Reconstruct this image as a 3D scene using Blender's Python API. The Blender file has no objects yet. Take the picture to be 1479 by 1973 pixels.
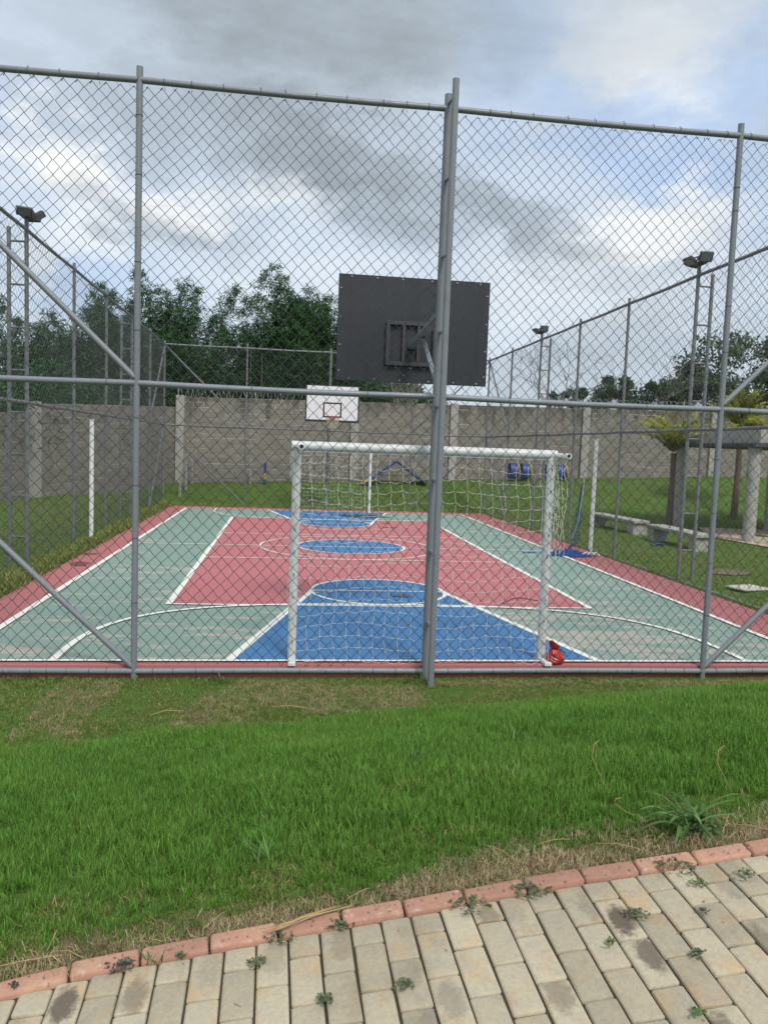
import bpy, math, random
import numpy as np
from mathutils import Vector, Matrix, Euler, noise as mnoise

random.seed(7)
rng = np.random.default_rng(11)
PI = math.pi
S = bpy.context.scene
COL = S.collection

# ------------------------------------------------------------------ camera
cam_d = bpy.data.cameras.new('camera')
cam = bpy.data.objects.new('camera', cam_d)
COL.objects.link(cam)
S.camera = cam
cam_d.sensor_fit = 'HORIZONTAL'
cam_d.sensor_width = 36.0
cam_d.lens = 1501.4 / 1479.0 * 36.0
cam_d.clip_start = 0.05
cam_d.clip_end = 2000
r_ = Vector((0.99159867, -0.12413421, 0.03636986))
u_ = Vector((-0.0256875, 0.08659576, 0.99591231))
f_ = Vector((0.12677627, 0.98847958, -0.08267954))
M = Matrix((r_, u_, -f_)).transposed().to_4x4()
M.translation = Vector((0.0, -7.65468, 2.20598))
cam.matrix_world = M

# ------------------------------------------------------------------ world
SUN_EL, SUN_AZ = math.radians(52), math.radians(163)   # azimuth from +y towards +x
world = bpy.data.worlds.new('World')
S.world = world
world.use_nodes = True
WN, WL = world.node_tree.nodes, world.node_tree.links
WN.clear()


def wn(t, **k):
    n = WN.new(t)
    for a, b in k.items():
        setattr(n, a, b)
    return n


def wmath(op, a, b=None, c=None, clamp=False):
    n = wn('ShaderNodeMath', operation=op)
    n.use_clamp = clamp
    for i, v in enumerate((a, b, c)):
        if v is None:
            continue
        if isinstance(v, (int, float)):
            n.inputs[i].default_value = v
        else:
            WL.new(v, n.inputs[i])
    return n.outputs[0]


def wmix(fac, a, b):
    n = wn('ShaderNodeMix', data_type='RGBA')
    for i, v in ((0, fac), (6, a), (7, b)):
        if isinstance(v, (int, float)):
            n.inputs[i].default_value = v
        elif isinstance(v, tuple):
            n.inputs[i].default_value = (*v, 1)
        else:
            WL.new(v, n.inputs[i])
    return n.outputs[2]


def build_sky():
    out = wn('ShaderNodeOutputWorld')
    bg = wn('ShaderNodeBackground')
    bg.inputs[1].default_value = 0.1
    sky = wn('ShaderNodeTexSky', sky_type='NISHITA')
    sky.sun_disc = False
    sky.sun_elevation = SUN_EL
    sky.sun_rotation = SUN_AZ
    sky.dust_density = 2.0
    tc = wn('ShaderNodeTexCoord')
    d = tc.outputs['Generated']
    sep = wn('ShaderNodeSeparateXYZ')
    WL.new(d, sep.inputs[0])
    x, y, z = sep.outputs
    az = wmath('MULTIPLY', wmath('ARCTAN2', x, y), 180 / PI)
    el = wmath('MULTIPLY', wmath('ARCSINE', z), 180 / PI)

    def fbm(scale, detail, rough, off, stretch=2.2):
        mp = wn('ShaderNodeMapping')
        mp.inputs['Scale'].default_value = (1, 1, stretch)
        mp.inputs['Location'].default_value = off
        WL.new(d, mp.inputs[0])
        n = wn('ShaderNodeTexNoise')
        n.inputs['Scale'].default_value = scale
        n.inputs['Detail'].default_value = detail
        n.inputs['Roughness'].default_value = rough
        WL.new(mp.outputs[0], n.inputs['Vector'])
        return n
    w1 = fbm(6.0, 6, 0.62, (0.3, 1.7, 0.2))
    w2 = fbm(20.0, 5, 0.6, (4.3, 0.7, 2.2))
    sub = wn('ShaderNodeVectorMath', operation='SUBTRACT')
    WL.new(w1.outputs['Color'], sub.inputs[0])
    sub.inputs[1].default_value = (0.5, 0.5, 0.5)
    sc = wn('ShaderNodeVectorMath', operation='SCALE')
    WL.new(sub.outputs[0], sc.inputs[0])
    sc.inputs[3].default_value = 11.0
    sub2 = wn('ShaderNodeVectorMath', operation='SUBTRACT')
    WL.new(w2.outputs['Color'], sub2.inputs[0])
    sub2.inputs[1].default_value = (0.5, 0.5, 0.5)
    sc2 = wn('ShaderNodeVectorMath', operation='SCALE')
    WL.new(sub2.outputs[0], sc2.inputs[0])
    sc2.inputs[3].default_value = 4.5
    cb = wn('ShaderNodeCombineXYZ')
    WL.new(az, cb.inputs[0])
    WL.new(el, cb.inputs[1])
    ad = wn('ShaderNodeVectorMath', operation='ADD')
    WL.new(cb.outputs[0], ad.inputs[0])
    WL.new(sc.outputs[0], ad.inputs[1])
    ad2 = wn('ShaderNodeVectorMath', operation='ADD')
    WL.new(ad.outputs[0], ad2.inputs[0])
    WL.new(sc2.outputs[0], ad2.inputs[1])
    P = wn('ShaderNodeVectorMath', operation='MULTIPLY')
    WL.new(ad2.outputs[0], P.inputs[0])
    P.inputs[1].default_value = (1, 1, 0)
    P = P.outputs[0]

    def blob(a, e, ra, re, rot, s):
        mp = wn('ShaderNodeMapping', vector_type='TEXTURE')
        mp.inputs['Location'].default_value = (a, e, 0)
        mp.inputs['Rotation'].default_value = (0, 0, math.radians(rot))
        mp.inputs['Scale'].default_value = (ra * 1.35, re * 1.35, 1)
        WL.new(P, mp.inputs[0])
        ln = wn('ShaderNodeVectorMath', operation='LENGTH')
        WL.new(mp.outputs[0], ln.inputs[0])
        mr = wn('ShaderNodeMapRange', interpolation_type='SMOOTHSTEP')
        mr.inputs[1].default_value = 0.15
        mr.inputs[2].default_value = 1.0
        mr.inputs[3].default_value = s
        mr.inputs[4].default_value = 0.0
        WL.new(ln.outputs['Value'], mr.inputs[0])
        return mr.outputs[0]
    B = [('D', -0.4, 27.5, 22, 5.7, -2, 0.85), ('D', 2.7, 20.0, 13.3, 4.6, -20, 0.95), ('D', 14.6, 16.7, 10.3, 2.3, -27, 0.75), ('D', -9.6, 14.6, 7.2, 1.8, -15, 0.55), ('D', -8.4, 21.7, 9.1, 3.0, 0, 0.5), ('D', 24.5, 11.2, 7.2, 1.5, 5, 0.35), ('D', -17.7, 21.6, 5.3, 2.3, -10, 0.3),
         ('W', -14.6, 17.5, 4.6, 2.9, -20, 0.95), ('W', -8.3, 16.0, 4.4, 1.9, -5, 0.9), ('W', -1.6, 16.9, 5.3, 1.9, -12, 0.55), ('W', 24.8, 14.7, 5.7, 3.4, 10, 0.9), ('W', 24.8, 25.8, 6.5, 4.6, 0, 0.6), ('W', -13.3, 13.3, 4.2, 1.9, 0, 0.5), ('W', 19.3, 11.0, 10.6, 4.2, 0, 0.35), ('W', 2.3, 10.9, 11.4, 3.4, 0, 0.25),
         ('B', 23.9, 20.5, 10.6, 2.7, -15, 0.85), ('B', 14.2, 25.6, 4.2, 5.7, 0, 0.55), ('B', 31.0, 23.8, 3.8, 6.5, 0, 0.8), ('B', -13.3, 10.7, 4.9, 1.9, 0, 0.55), ('B', -17.1, 19.5, 4.6, 1.5, 0, 0.4), ('B', 30.4, 16.1, 4.6, 2.3, 0, 0.4)]
    f = {}
    for t, *p in B:
        b = blob(*p)
        f[t] = b if t not in f else wmath('MAXIMUM', f[t], b)
    # the rest of the sky carries the same broken cloud
    g = fbm(2.6, 7, 0.6, (7.1, 3.3, 1.9))
    big = wn('ShaderNodeMapRange', interpolation_type='SMOOTHSTEP')
    big.inputs[1].default_value = 0.42
    big.inputs[2].default_value = 0.68
    WL.new(g.outputs['Fac'], big.inputs[0])
    fine = fbm(11.0, 8, 0.62, (2.1, 8.3, 0.9), 2.6)
    gain = wmath('MULTIPLY_ADD', fine.outputs['Fac'], 1.1, 0.45)
    veil = (4.15, 4.7, 5.35)
    c = wmix(0.85, sky.outputs[0], veil)
    blue = (2.6, 3.65, 5.5)
    c = wmix(wmath('MULTIPLY', f['B'], 0.8), c, blue)
    c = wmix(wmath('MULTIPLY', wmath('MULTIPLY', f['W'], gain), 0.95, clamp=True), c, (6.2, 6.25, 6.2))
    dark = wmath('MAXIMUM', f['D'], wmath('MULTIPLY', big.outputs[0], 0.35))
    c = wmix(wmath('MULTIPLY', wmath('MULTIPLY', dark, gain), 0.88, clamp=True), c, (1.75, 2.02, 2.2))
    WL.new(c, bg.inputs[0])
    WL.new(bg.outputs[0], out.inputs[0])


build_sky()

sun_d = bpy.data.lights.new('sun', 'SUN')
sun_d.energy = 1.5
sun_d.angle = math.radians(14)
sun_d.color = (1.0, 0.96, 0.9)
sun = bpy.data.objects.new('sun', sun_d)
COL.objects.link(sun)
sd = Vector((math.sin(SUN_AZ) * math.cos(SUN_EL), math.cos(SUN_AZ) * math.cos(SUN_EL), math.sin(SUN_EL)))
sun.rotation_euler = sd.to_track_quat('Z', 'Y').to_euler()

S.view_settings.view_transform = 'Standard'
S.view_settings.look = 'None'
S.view_settings.exposure = 0.78
S.view_settings.gamma = 1.0
S.view_settings.use_curve_mapping = False
S.render.engine = 'CYCLES'
S.cycles.max_bounces = 6
S.cycles.transparent_max_bounces = 6

# ------------------------------------------------------------------ materials


class NT:
    def __init__(self, name):
        self.m = bpy.data.materials.new(name)
        self.m.use_nodes = True
        self.n, self.l = self.m.node_tree.nodes, self.m.node_tree.links
        self.b = self.n['Principled BSDF']

    def node(self, t, **k):
        n = self.n.new(t)
        for a, b in k.items():
            setattr(n, a, b)
        return n

    def put(self, v, s):
        if isinstance(v, (int, float)):
            s.default_value = v
        elif isinstance(v, tuple):
            s.default_value = (*v, 1) if len(v) == 3 and s.type == 'RGBA' else v
        else:
            self.l.new(v, s)

    def math(self, op, a, b=0.0, clamp=False):
        n = self.node('ShaderNodeMath', operation=op)
        n.use_clamp = clamp
        self.put(a, n.inputs[0])
        self.put(b, n.inputs[1])
        return n.outputs[0]

    def mix(self, fac, a, b, mode='MIX'):
        n = self.node('ShaderNodeMix', data_type='RGBA', blend_type=mode)
        self.put(fac, n.inputs[0])
        self.put(a, n.inputs[6])
        self.put(b, n.inputs[7])
        return n.outputs[2]

    def coord(self, kind='Object', scale=(1, 1, 1), loc=(0, 0, 0), off=None):
        tc = self.node('ShaderNodeTexCoord')
        mp = self.node('ShaderNodeMapping')
        mp.inputs['Scale'].default_value = scale
        mp.inputs['Location'].default_value = loc
        if kind == 'World':
            g = self.node('ShaderNodeNewGeometry')
            self.l.new(g.outputs['Position'], mp.inputs[0])
        else:
            self.l.new(tc.outputs[kind], mp.inputs[0])
        if off is not None:
            self.l.new(off, mp.inputs['Location'])
        return mp.outputs[0]

    def noise(self, vec, scale, detail=4, rough=0.55, col=False):
        n = self.node('ShaderNodeTexNoise')
        n.inputs['Scale'].default_value = scale
        n.inputs['Detail'].default_value = detail
        n.inputs['Roughness'].default_value = rough
        self.l.new(vec, n.inputs['Vector'])
        return n.outputs['Color' if col else 'Fac']

    def step(self, v, a, b, lo=0.0, hi=1.0):
        n = self.node('ShaderNodeMapRange', interpolation_type='SMOOTHSTEP')
        self.put(v, n.inputs[0])
        for i, q in enumerate((a, b, lo, hi)):
            n.inputs[i + 1].default_value = q
        return n.outputs[0]

    def lin(self, v, a, b, lo=0.0, hi=1.0):
        n = self.node('ShaderNodeMapRange')
        self.put(v, n.inputs[0])
        for i, q in enumerate((a, b, lo, hi)):
            n.inputs[i + 1].default_value = q
        return n.outputs[0]

    def rand(self):
        return self.node('ShaderNodeObjectInfo').outputs['Random']

    def attr(self, name, typ='GEOMETRY', out='Fac'):
        n = self.node('ShaderNodeAttribute', attribute_type=typ)
        n.attribute_name = name
        return n.outputs[out]

    def bump(self, h, strength, dist=0.01):
        n = self.node('ShaderNodeBump')
        n.inputs['Strength'].default_value = strength
        n.inputs['Distance'].default_value = dist
        self.put(h, n.inputs['Height'])
        self.l.new(n.outputs[0], self.b.inputs['Normal'])

    def fin(self, color=None, rough=None, metal=None, spec=None):
        for v, k in ((color, 'Base Color'), (rough, 'Roughness'), (metal, 'Metallic'), (spec, 'Specular IOR Level')):
            if v is not None:
                self.put(v, self.b.inputs[k])
        return self.m


def hsv(t, col, h=0.5, s=1.0, v=1.0):
    n = t.node('ShaderNodeHueSaturation')
    for val, k in ((h, 'Hue'), (s, 'Saturation'), (v, 'Value'), (col, 'Color')):
        t.put(val, n.inputs[k])
    return n.outputs[0]


MAT = {}


def paint(name, col, dirt=(0.08, 0.075, 0.07), amt=0.35, rough=0.45, scale=6.0, var=0.12, streak=False, rust=False):
    t = NT(name)
    v = t.coord('Object', (2.6, 1, 0.22) if streak else (1, 1, 1))
    n1 = t.noise(v, scale, 6, 0.65)
    n2 = t.noise(t.coord('Object'), scale * 9, 4, 0.6)
    c = t.mix(t.step(n1, 0.48, 0.78, 0, amt), col, dirt)
    if rust:
        n5 = t.noise(t.coord('Object', (1, 1, .6), (5, 2, 9)), 5.0, 8, 0.75)
        c = t.mix(t.step(n5, 0.665, 0.70, 0, 0.7), c, (0.16, 0.085, 0.05))
        n6 = t.noise(t.coord('Object', (1, 1, .5), (2, 6, 1)), 9.0, 6, 0.7)
        c = t.mix(t.step(n6, 0.66, 0.72, 0, 0.6), c, tuple(min(1, q * 1.7) for q in col))
    c = hsv(t, c, v=t.lin(n2, 0.2, 0.8, 1 - var, 1 + var))
    t.bump(n2, 0.08, 0.004)
    MAT[name] = t.fin(c, t.lin(n1, 0.3, 0.7, rough - 0.08, rough + 0.12))
    return MAT[name]


paint('grey_pipe', (0.20, 0.213, 0.23), (0.13, 0.12, 0.11), 0.45, 0.42, rust=True)
paint('grey_pipe_far', (0.17, 0.178, 0.185), (0.11, 0.105, 0.10), 0.5, 0.5, rust=True)
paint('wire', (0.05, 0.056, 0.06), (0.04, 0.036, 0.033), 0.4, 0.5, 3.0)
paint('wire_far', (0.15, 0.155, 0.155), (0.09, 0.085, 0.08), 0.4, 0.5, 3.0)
paint('tie_wire', (0.06, 0.06, 0.062), rough=0.5)
paint('white_paint', (0.68, 0.69, 0.68), (0.33, 0.30, 0.26), 0.45, 0.4, 7.0)
paint('net_cord', (0.74, 0.74, 0.66), (0.5, 0.48, 0.4), 0.4, 0.8)
paint('net_old', (0.52, 0.45, 0.33), (0.4, 0.3, 0.2), 0.4, 0.8)
paint('board_back', (0.030, 0.032, 0.038), (0.016, 0.017, 0.019), 0.95, 0.55, 1.9, 0.16, True)
paint('board_front', (0.74, 0.72, 0.72), (0.5, 0.47, 0.45), 0.4, 0.45, 3.0)
paint('black_paint', (0.025, 0.026, 0.03), rough=0.5)
paint('dark_steel', (0.052, 0.053, 0.057), (0.1, 0.06, 0.04), 0.35, 0.5)
paint('bolt_steel', (0.45, 0.45, 0.45), rough=0.4)
paint('hoop_red', (0.50, 0.075, 0.03), (0.25, 0.06, 0.03), 0.4, 0.45)
paint('lamp_body', (0.055, 0.06, 0.066), (0.03, 0.03, 0.03), 0.4, 0.5)
paint('lamp_glass', (0.17, 0.19, 0.21), rough=0.2)
paint('concrete', (0.36, 0.345, 0.31), (0.19, 0.175, 0.15), 0.75, 0.9, 2.2, 0.16)
paint('concrete_dark', (0.07, 0.072, 0.07), (0.04, 0.04, 0.038), 0.5, 0.9)  # concrete with the shade under the pergola roof put into its colour
paint('razor', (0.42, 0.43, 0.42), (0.25, 0.2, 0.16), 0.5, 0.5)
paint('toy_blue', (0.02, 0.055, 0.26), (0.015, 0.03, 0.12), 0.4, 0.45)
paint('toy_yellow', (0.55, 0.36, 0.05), (0.3, 0.2, 0.06), 0.4, 0.5)
paint('net_blue', (0.022, 0.075, 0.27), (0.02, 0.10, 0.22), 0.6, 0.7)
paint('rope_pale', (0.42, 0.47, 0.45), rough=0.8)
paint('bag_red', (0.46, 0.022, 0.018), (0.26, 0.012, 0.012), 0.5, 0.42, 9.0, 0.1)
paint('bag_black', (0.02, 0.02, 0.025), rough=0.4)
paint('bag_silver', (0.55, 0.42, 0.36), rough=0.45)
paint('straw', (0.42, 0.30, 0.14), (0.28, 0.18, 0.08), 0.6, 0.85, 9.0)
paint('straw_dark', (0.24, 0.17, 0.11), (0.38, 0.29, 0.17), 0.9, 0.9, 40.0, 0.3)
paint('culm', (0.09, 0.115, 0.05), (0.16, 0.15, 0.075), 0.7, 0.6, 1.2)
paint('culm_pale', (0.20, 0.20, 0.11), (0.26, 0.22, 0.12), 0.6, 0.6, 1.2)
paint('bark', (0.11, 0.085, 0.065), (0.2, 0.18, 0.15), 0.6, 0.95, 7.0, 0.25)
paint('palm_bark', (0.16, 0.12, 0.09), (0.075, 0.055, 0.045), 0.8, 0.95, 9.0, 0.25)
paint('bare_twig', (0.16, 0.14, 0.125), rough=0.9)
paint('stone_pale', (0.50, 0.47, 0.40), (0.3, 0.27, 0.22), 0.6, 0.9)
paint('cable', (0.02, 0.02, 0.02), rough=0.6)


def m_court(name, col, wear, wear_col, worn_to=None):
    t = NT(name)
    v = t.coord('World')
    vs = t.coord('World', (0.55, 2.1, 1))
    n1 = t.noise(vs, 1.5, 9, 0.72)
    n2 = t.noise(t.coord('World', (0.5, 1.6, 1), (3, 7, 0)), 0.35, 4, 0.6)
    n3 = t.noise(v, 0.8, 5, 0.6)
    n4 = t.noise(v, 60, 4, 0.6)
    m = t.math('ADD', n1, t.math('MULTIPLY', t.math('SUBTRACT', n2, 0.5), 0.55))
    if worn_to is not None:      # the goal end has seen most play
        sp = t.node('ShaderNodeSeparateXYZ')
        t.l.new(v, sp.inputs[0])
        m = t.math('ADD', m, t.lin(sp.outputs[1], 0.0, worn_to, 0.085, -0.05))
    w = t.step(m, wear, wear + 0.05)
    c = t.mix(t.step(n3, 0.35, 0.7, 0, 0.3), col, tuple(q * 0.82 + 0.02 for q in col))
    c = t.mix(t.math('MULTIPLY', w, 0.8), c, wear_col)
    wv = t.node('ShaderNodeTexWave', wave_type='BANDS', bands_direction='Y')
    wv.inputs['Scale'].default_value = 0.1
    wv.inputs['Distortion'].default_value = 0.25
    wv.inputs['Detail'].default_value = 3
    t.l.new(v, wv.inputs['Vector'])
    c = t.mix(t.step(wv.outputs['Fac'], 0.0, 0.0006, 0.35, 0.0), c, (0.12, 0.07, 0.06))
    c = hsv(t, c, v=t.lin(n4, 0.25, 0.75, 0.9, 1.1))
    t.bump(n4, 0.25, 0.003)
    MAT[name] = t.fin(c, t.lin(n3, 0.3, 0.7, 0.6, 0.8), spec=0.3)


m_court('court_red', (0.42, 0.145, 0.142), 0.74, (0.42, 0.24, 0.21))
m_court('court_inner_red', (0.475, 0.16, 0.165), 0.72, (0.5, 0.3, 0.27))
m_court('court_green', (0.225, 0.315, 0.262), 0.57, (0.43, 0.39, 0.33), 9.0)
m_court('court_blue', (0.062, 0.185, 0.375), 0.74, (0.2, 0.27, 0.35))
m_court('court_white', (0.80, 0.79, 0.71), 0.72, (0.48, 0.45, 0.38))


def m_wet(name, col):
    t = NT(name)
    n = t.noise(t.coord('World'), 9, 4, 0.6)
    MAT[name] = t.fin(t.mix(n, col, tuple(q * 0.7 for q in col)), 0.32)


m_wet('wet_red', (0.25, 0.065, 0.068))
m_wet('wet_blue', (0.02, 0.085, 0.17))
m_wet('wet_far', (0.022, 0.075, 0.095))


def m_ground():
    t = NT('lawn_soil')
    v = t.coord('World')
    n1 = t.noise(v, 1.1, 6, 0.65)
    n2 = t.noise(v, 14, 6, 0.7)
    n3 = t.noise(v, 55, 4, 0.7)
    g = t.mix(n2, (0.065, 0.145, 0.024), (0.125, 0.20, 0.042))
    g = t.mix(t.step(n1, 0.45, 0.7, 0, 0.55), g, (0.15, 0.15, 0.05))
    g = hsv(t, g, v=t.lin(n3, 0.25, 0.75, 0.62, 1.38))
    dry = t.mix(n3, (0.13, 0.085, 0.05), (0.27, 0.20, 0.115))
    dm = t.attr('dry')
    dm = t.step(t.math('ADD', dm, t.math('MULTIPLY', t.math('SUBTRACT', n2, 0.5), 0.7)), 0.4, 0.6)
    t.bump(t.math('ADD', n3, n2), 0.9, 0.03)
    MAT['lawn_soil'] = t.fin(t.mix(dm, g, dry), 0.95, spec=0.1)


m_ground()


def m_grass(name, a, b, tip, dry=None, trans=0.35, patch=1.4, dcut=0.80):
    t = NT(name)
    v = t.coord('World')
    big = t.noise(v, patch, 4, 0.6)
    tint = t.attr('tint')
    h = t.attr('hgt')
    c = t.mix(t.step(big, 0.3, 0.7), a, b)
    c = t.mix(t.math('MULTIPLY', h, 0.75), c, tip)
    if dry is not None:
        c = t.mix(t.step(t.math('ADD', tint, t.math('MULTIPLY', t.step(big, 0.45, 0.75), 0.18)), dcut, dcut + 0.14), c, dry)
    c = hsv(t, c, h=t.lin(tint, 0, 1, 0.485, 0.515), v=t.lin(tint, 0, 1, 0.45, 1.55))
    t.fin(c, 0.6, spec=0.25)
    tr = t.node('ShaderNodeBsdfTranslucent')
    t.put(hsv(t, c, h=0.485, v=1.25), tr.inputs[0])
    ms = t.node('ShaderNodeMixShader')
    ms.inputs[0].default_value = trans
    t.l.new(t.b.outputs[0], ms.inputs[1])
    t.l.new(tr.outputs[0], ms.inputs[2])
    t.l.new(ms.outputs[0], t.n['Material Output'].inputs[0])
    MAT[name] = t.m


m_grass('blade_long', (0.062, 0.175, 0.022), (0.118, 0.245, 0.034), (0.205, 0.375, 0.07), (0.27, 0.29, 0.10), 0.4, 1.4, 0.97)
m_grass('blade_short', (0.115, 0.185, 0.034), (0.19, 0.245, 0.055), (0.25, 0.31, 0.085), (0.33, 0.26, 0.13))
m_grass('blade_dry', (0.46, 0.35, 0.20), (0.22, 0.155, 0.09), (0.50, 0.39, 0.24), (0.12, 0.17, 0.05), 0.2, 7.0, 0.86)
m_grass('leaf_bamboo', (0.026, 0.084, 0.032), (0.052, 0.118, 0.036), (0.060, 0.138, 0.042), None, 0.3, 0.35)
m_grass('leaf_tree', (0.032, 0.075, 0.026), (0.055, 0.10, 0.030), (0.06, 0.115, 0.034), None, 0.3, 0.5)
m_grass('leaf_tree_pale', (0.075, 0.105, 0.055), (0.10, 0.13, 0.065), (0.11, 0.145, 0.075), None, 0.3, 0.5)
m_grass('leaf_palm', (0.26, 0.31, 0.035), (0.36, 0.37, 0.04), (0.38, 0.40, 0.05), (0.32, 0.22, 0.06), 0.35, 1.2, 0.93)
m_grass('leaf_weed', (0.085, 0.17, 0.05), (0.12, 0.21, 0.06), (0.125, 0.225, 0.065), None, 0.3, 6.0)
m_grass('leaf_clover', (0.10, 0.145, 0.07), (0.14, 0.175, 0.09), (0.14, 0.175, 0.09), None, 0.25, 8.0)
m_grass('leaf_purple', (0.10, 0.095, 0.07), (0.13, 0.115, 0.085), (0.12, 0.12, 0.085), None, 0.2, 8.0)


def m_block(name, use_attr):
    t = NT(name)
    r = t.attr('tint') if use_attr else t.rand()
    v = t.coord('World')
    n1 = t.noise(v, 5, 6, 0.7)
    n2 = t.noise(v, 45, 3, 0.7)
    st = t.noise(t.coord('World', (1.3, 1.3, 0.14)), 1.6, 5, 0.65)
    c = t.mix(r, (0.215, 0.195, 0.16), (0.285, 0.26, 0.215))
    c = t.mix(t.step(n1, 0.4, 0.75, 0, 0.5), c, (0.20, 0.185, 0.16))
    sp = t.node('ShaderNodeSeparateXYZ')
    t.l.new(v, sp.inputs[0])
    top = t.lin(sp.outputs[2], 2.6, 4.0, 0, 0.30)
    c = t.mix(t.step(t.math('ADD', st, top), 0.66, 0.86, 0, 0.75), c, (0.075, 0.07, 0.062))
    c = hsv(t, c, v=t.lin(n2, 0.2, 0.8, 0.85, 1.15))
    t.bump(n2, 0.5, 0.01)
    MAT[name] = t.fin(c, 0.95, spec=0.15)


m_block('block', False)
m_block('block_joined', True)


def m_mortar():
    t = NT('mortar')
    n1 = t.noise(t.coord('World'), 7, 5, 0.7)
    n2 = t.noise(t.coord('World', (0.5, 0.5, 5)), 1.3, 5, 0.7)
    c = t.mix(t.step(n2, 0.5, 0.62), (0.21, 0.195, 0.17), (0.50, 0.48, 0.44))
    MAT['mortar'] = t.fin(hsv(t, c, v=t.lin(n1, 0.2, 0.8, 0.8, 1.15)), 0.95)


m_mortar()


def m_paver(name, base, warm, gray, pale=0.0):
    t = NT(name)
    r = t.rand()
    cx = t.node('ShaderNodeCombineXYZ')
    t.put(t.math('MULTIPLY', r, 37.0), cx.inputs[0])
    t.put(t.math('MULTIPLY', r, 91.0), cx.inputs[1])
    v = t.coord('Object', (1, 1, 1), off=cx.outputs[0])
    n1 = t.noise(v, 7, 4, 0.55)
    n2 = t.noise(v, 60, 5, 0.7)
    n3 = t.noise(v, 260, 3, 0.75)
    n4 = t.noise(v, 13, 4, 0.6)
    c = t.mix(t.step(n1, 0.47, 0.68, 0, 0.75), base, warm)
    c = t.mix(t.step(n4, 0.5, 0.72, 0, 0.6), c, gray)
    if pale:
        c = t.mix(t.step(t.noise(v, 18, 6, 0.75), 0.55, 0.72, 0, pale), c, (0.60, 0.47, 0.43))
    gw = t.noise(t.coord('World'), 3.2, 6, 0.7)
    c = t.mix(t.step(gw, 0.46, 0.70, 0, 0.45), c, (0.24, 0.205, 0.15) if not pale else (0.30, 0.17, 0.125))
    c = hsv(t, c, v=t.lin(r, 0, 1, 0.84, 1.12))
    c = hsv(t, c, v=t.lin(n2, 0.25, 0.75, 0.85, 1.15))
    c = t.mix(t.step(n3, 0.60, 0.72, 0, 0.35), c, (0.62, 0.58, 0.5))
    c = t.mix(t.step(n3, 0.22, 0.36, 0.45, 0), c, (0.16, 0.13, 0.10))
    # oily stain on single stones; amount and place are the stone's own
    st = t.attr('stain', 'OBJECT')
    so = t.attr('stain_at', 'OBJECT', 'Vector')
    ob = t.coord('Object')
    sv = t.node('ShaderNodeVectorMath', operation='SUBTRACT')
    t.l.new(ob, sv.inputs[0])
    t.l.new(so, sv.inputs[1])
    sv2 = t.node('ShaderNodeVectorMath', operation='MULTIPLY')
    t.l.new(sv.outputs[0], sv2.inputs[0])
    sv2.inputs[1].default_value = (1.35, 0.72, 0)
    ln = t.node('ShaderNodeVectorMath', operation='LENGTH')
    t.l.new(sv2.outputs[0], ln.inputs[0])
    dd = t.math('ADD', ln.outputs['Value'], t.math('ADD', t.math('MULTIPLY', t.math('SUBTRACT', t.noise(v, 22, 6, 0.7), 0.5), 0.085), t.math('MULTIPLY', t.math('SUBTRACT', n2, 0.5), 0.03)))
    c = t.mix(t.math('MULTIPLY', t.step(dd, 0.035, 0.072, 1, 0), st), c, t.mix(n2, (0.075, 0.06, 0.045), (0.17, 0.14, 0.105)))
    t.bump(t.math('ADD', n2, t.math('MULTIPLY', n3, 0.6)), 0.55, 0.005)
    MAT[name] = t.fin(c, 0.9, spec=0.2)


m_paver('paver', (0.45, 0.39, 0.275), (0.47, 0.335, 0.195), (0.35, 0.335, 0.28))
m_paver('border', (0.44, 0.235, 0.165), (0.47, 0.295, 0.185), (0.37, 0.20, 0.155), 0.9)


def m_sand(name, a, b):
    t = NT(name)
    v = t.coord('World')
    n = t.noise(v, 70, 5, 0.75)
    n0 = t.noise(v, 4, 4, 0.6)
    t.bump(n, 0.8, 0.006)
    MAT[name] = t.fin(t.mix(t.math('MULTIPLY', n, n0), a, b), 0.95, spec=0.1)


m_sand('joint_sand', (0.045, 0.04, 0.025), (0.15, 0.125, 0.085))
m_sand('sand', (0.42, 0.34, 0.25), (0.6, 0.5, 0.38))
m_sand('dirt', (0.14, 0.12, 0.08), (0.26, 0.21, 0.14))


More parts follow.
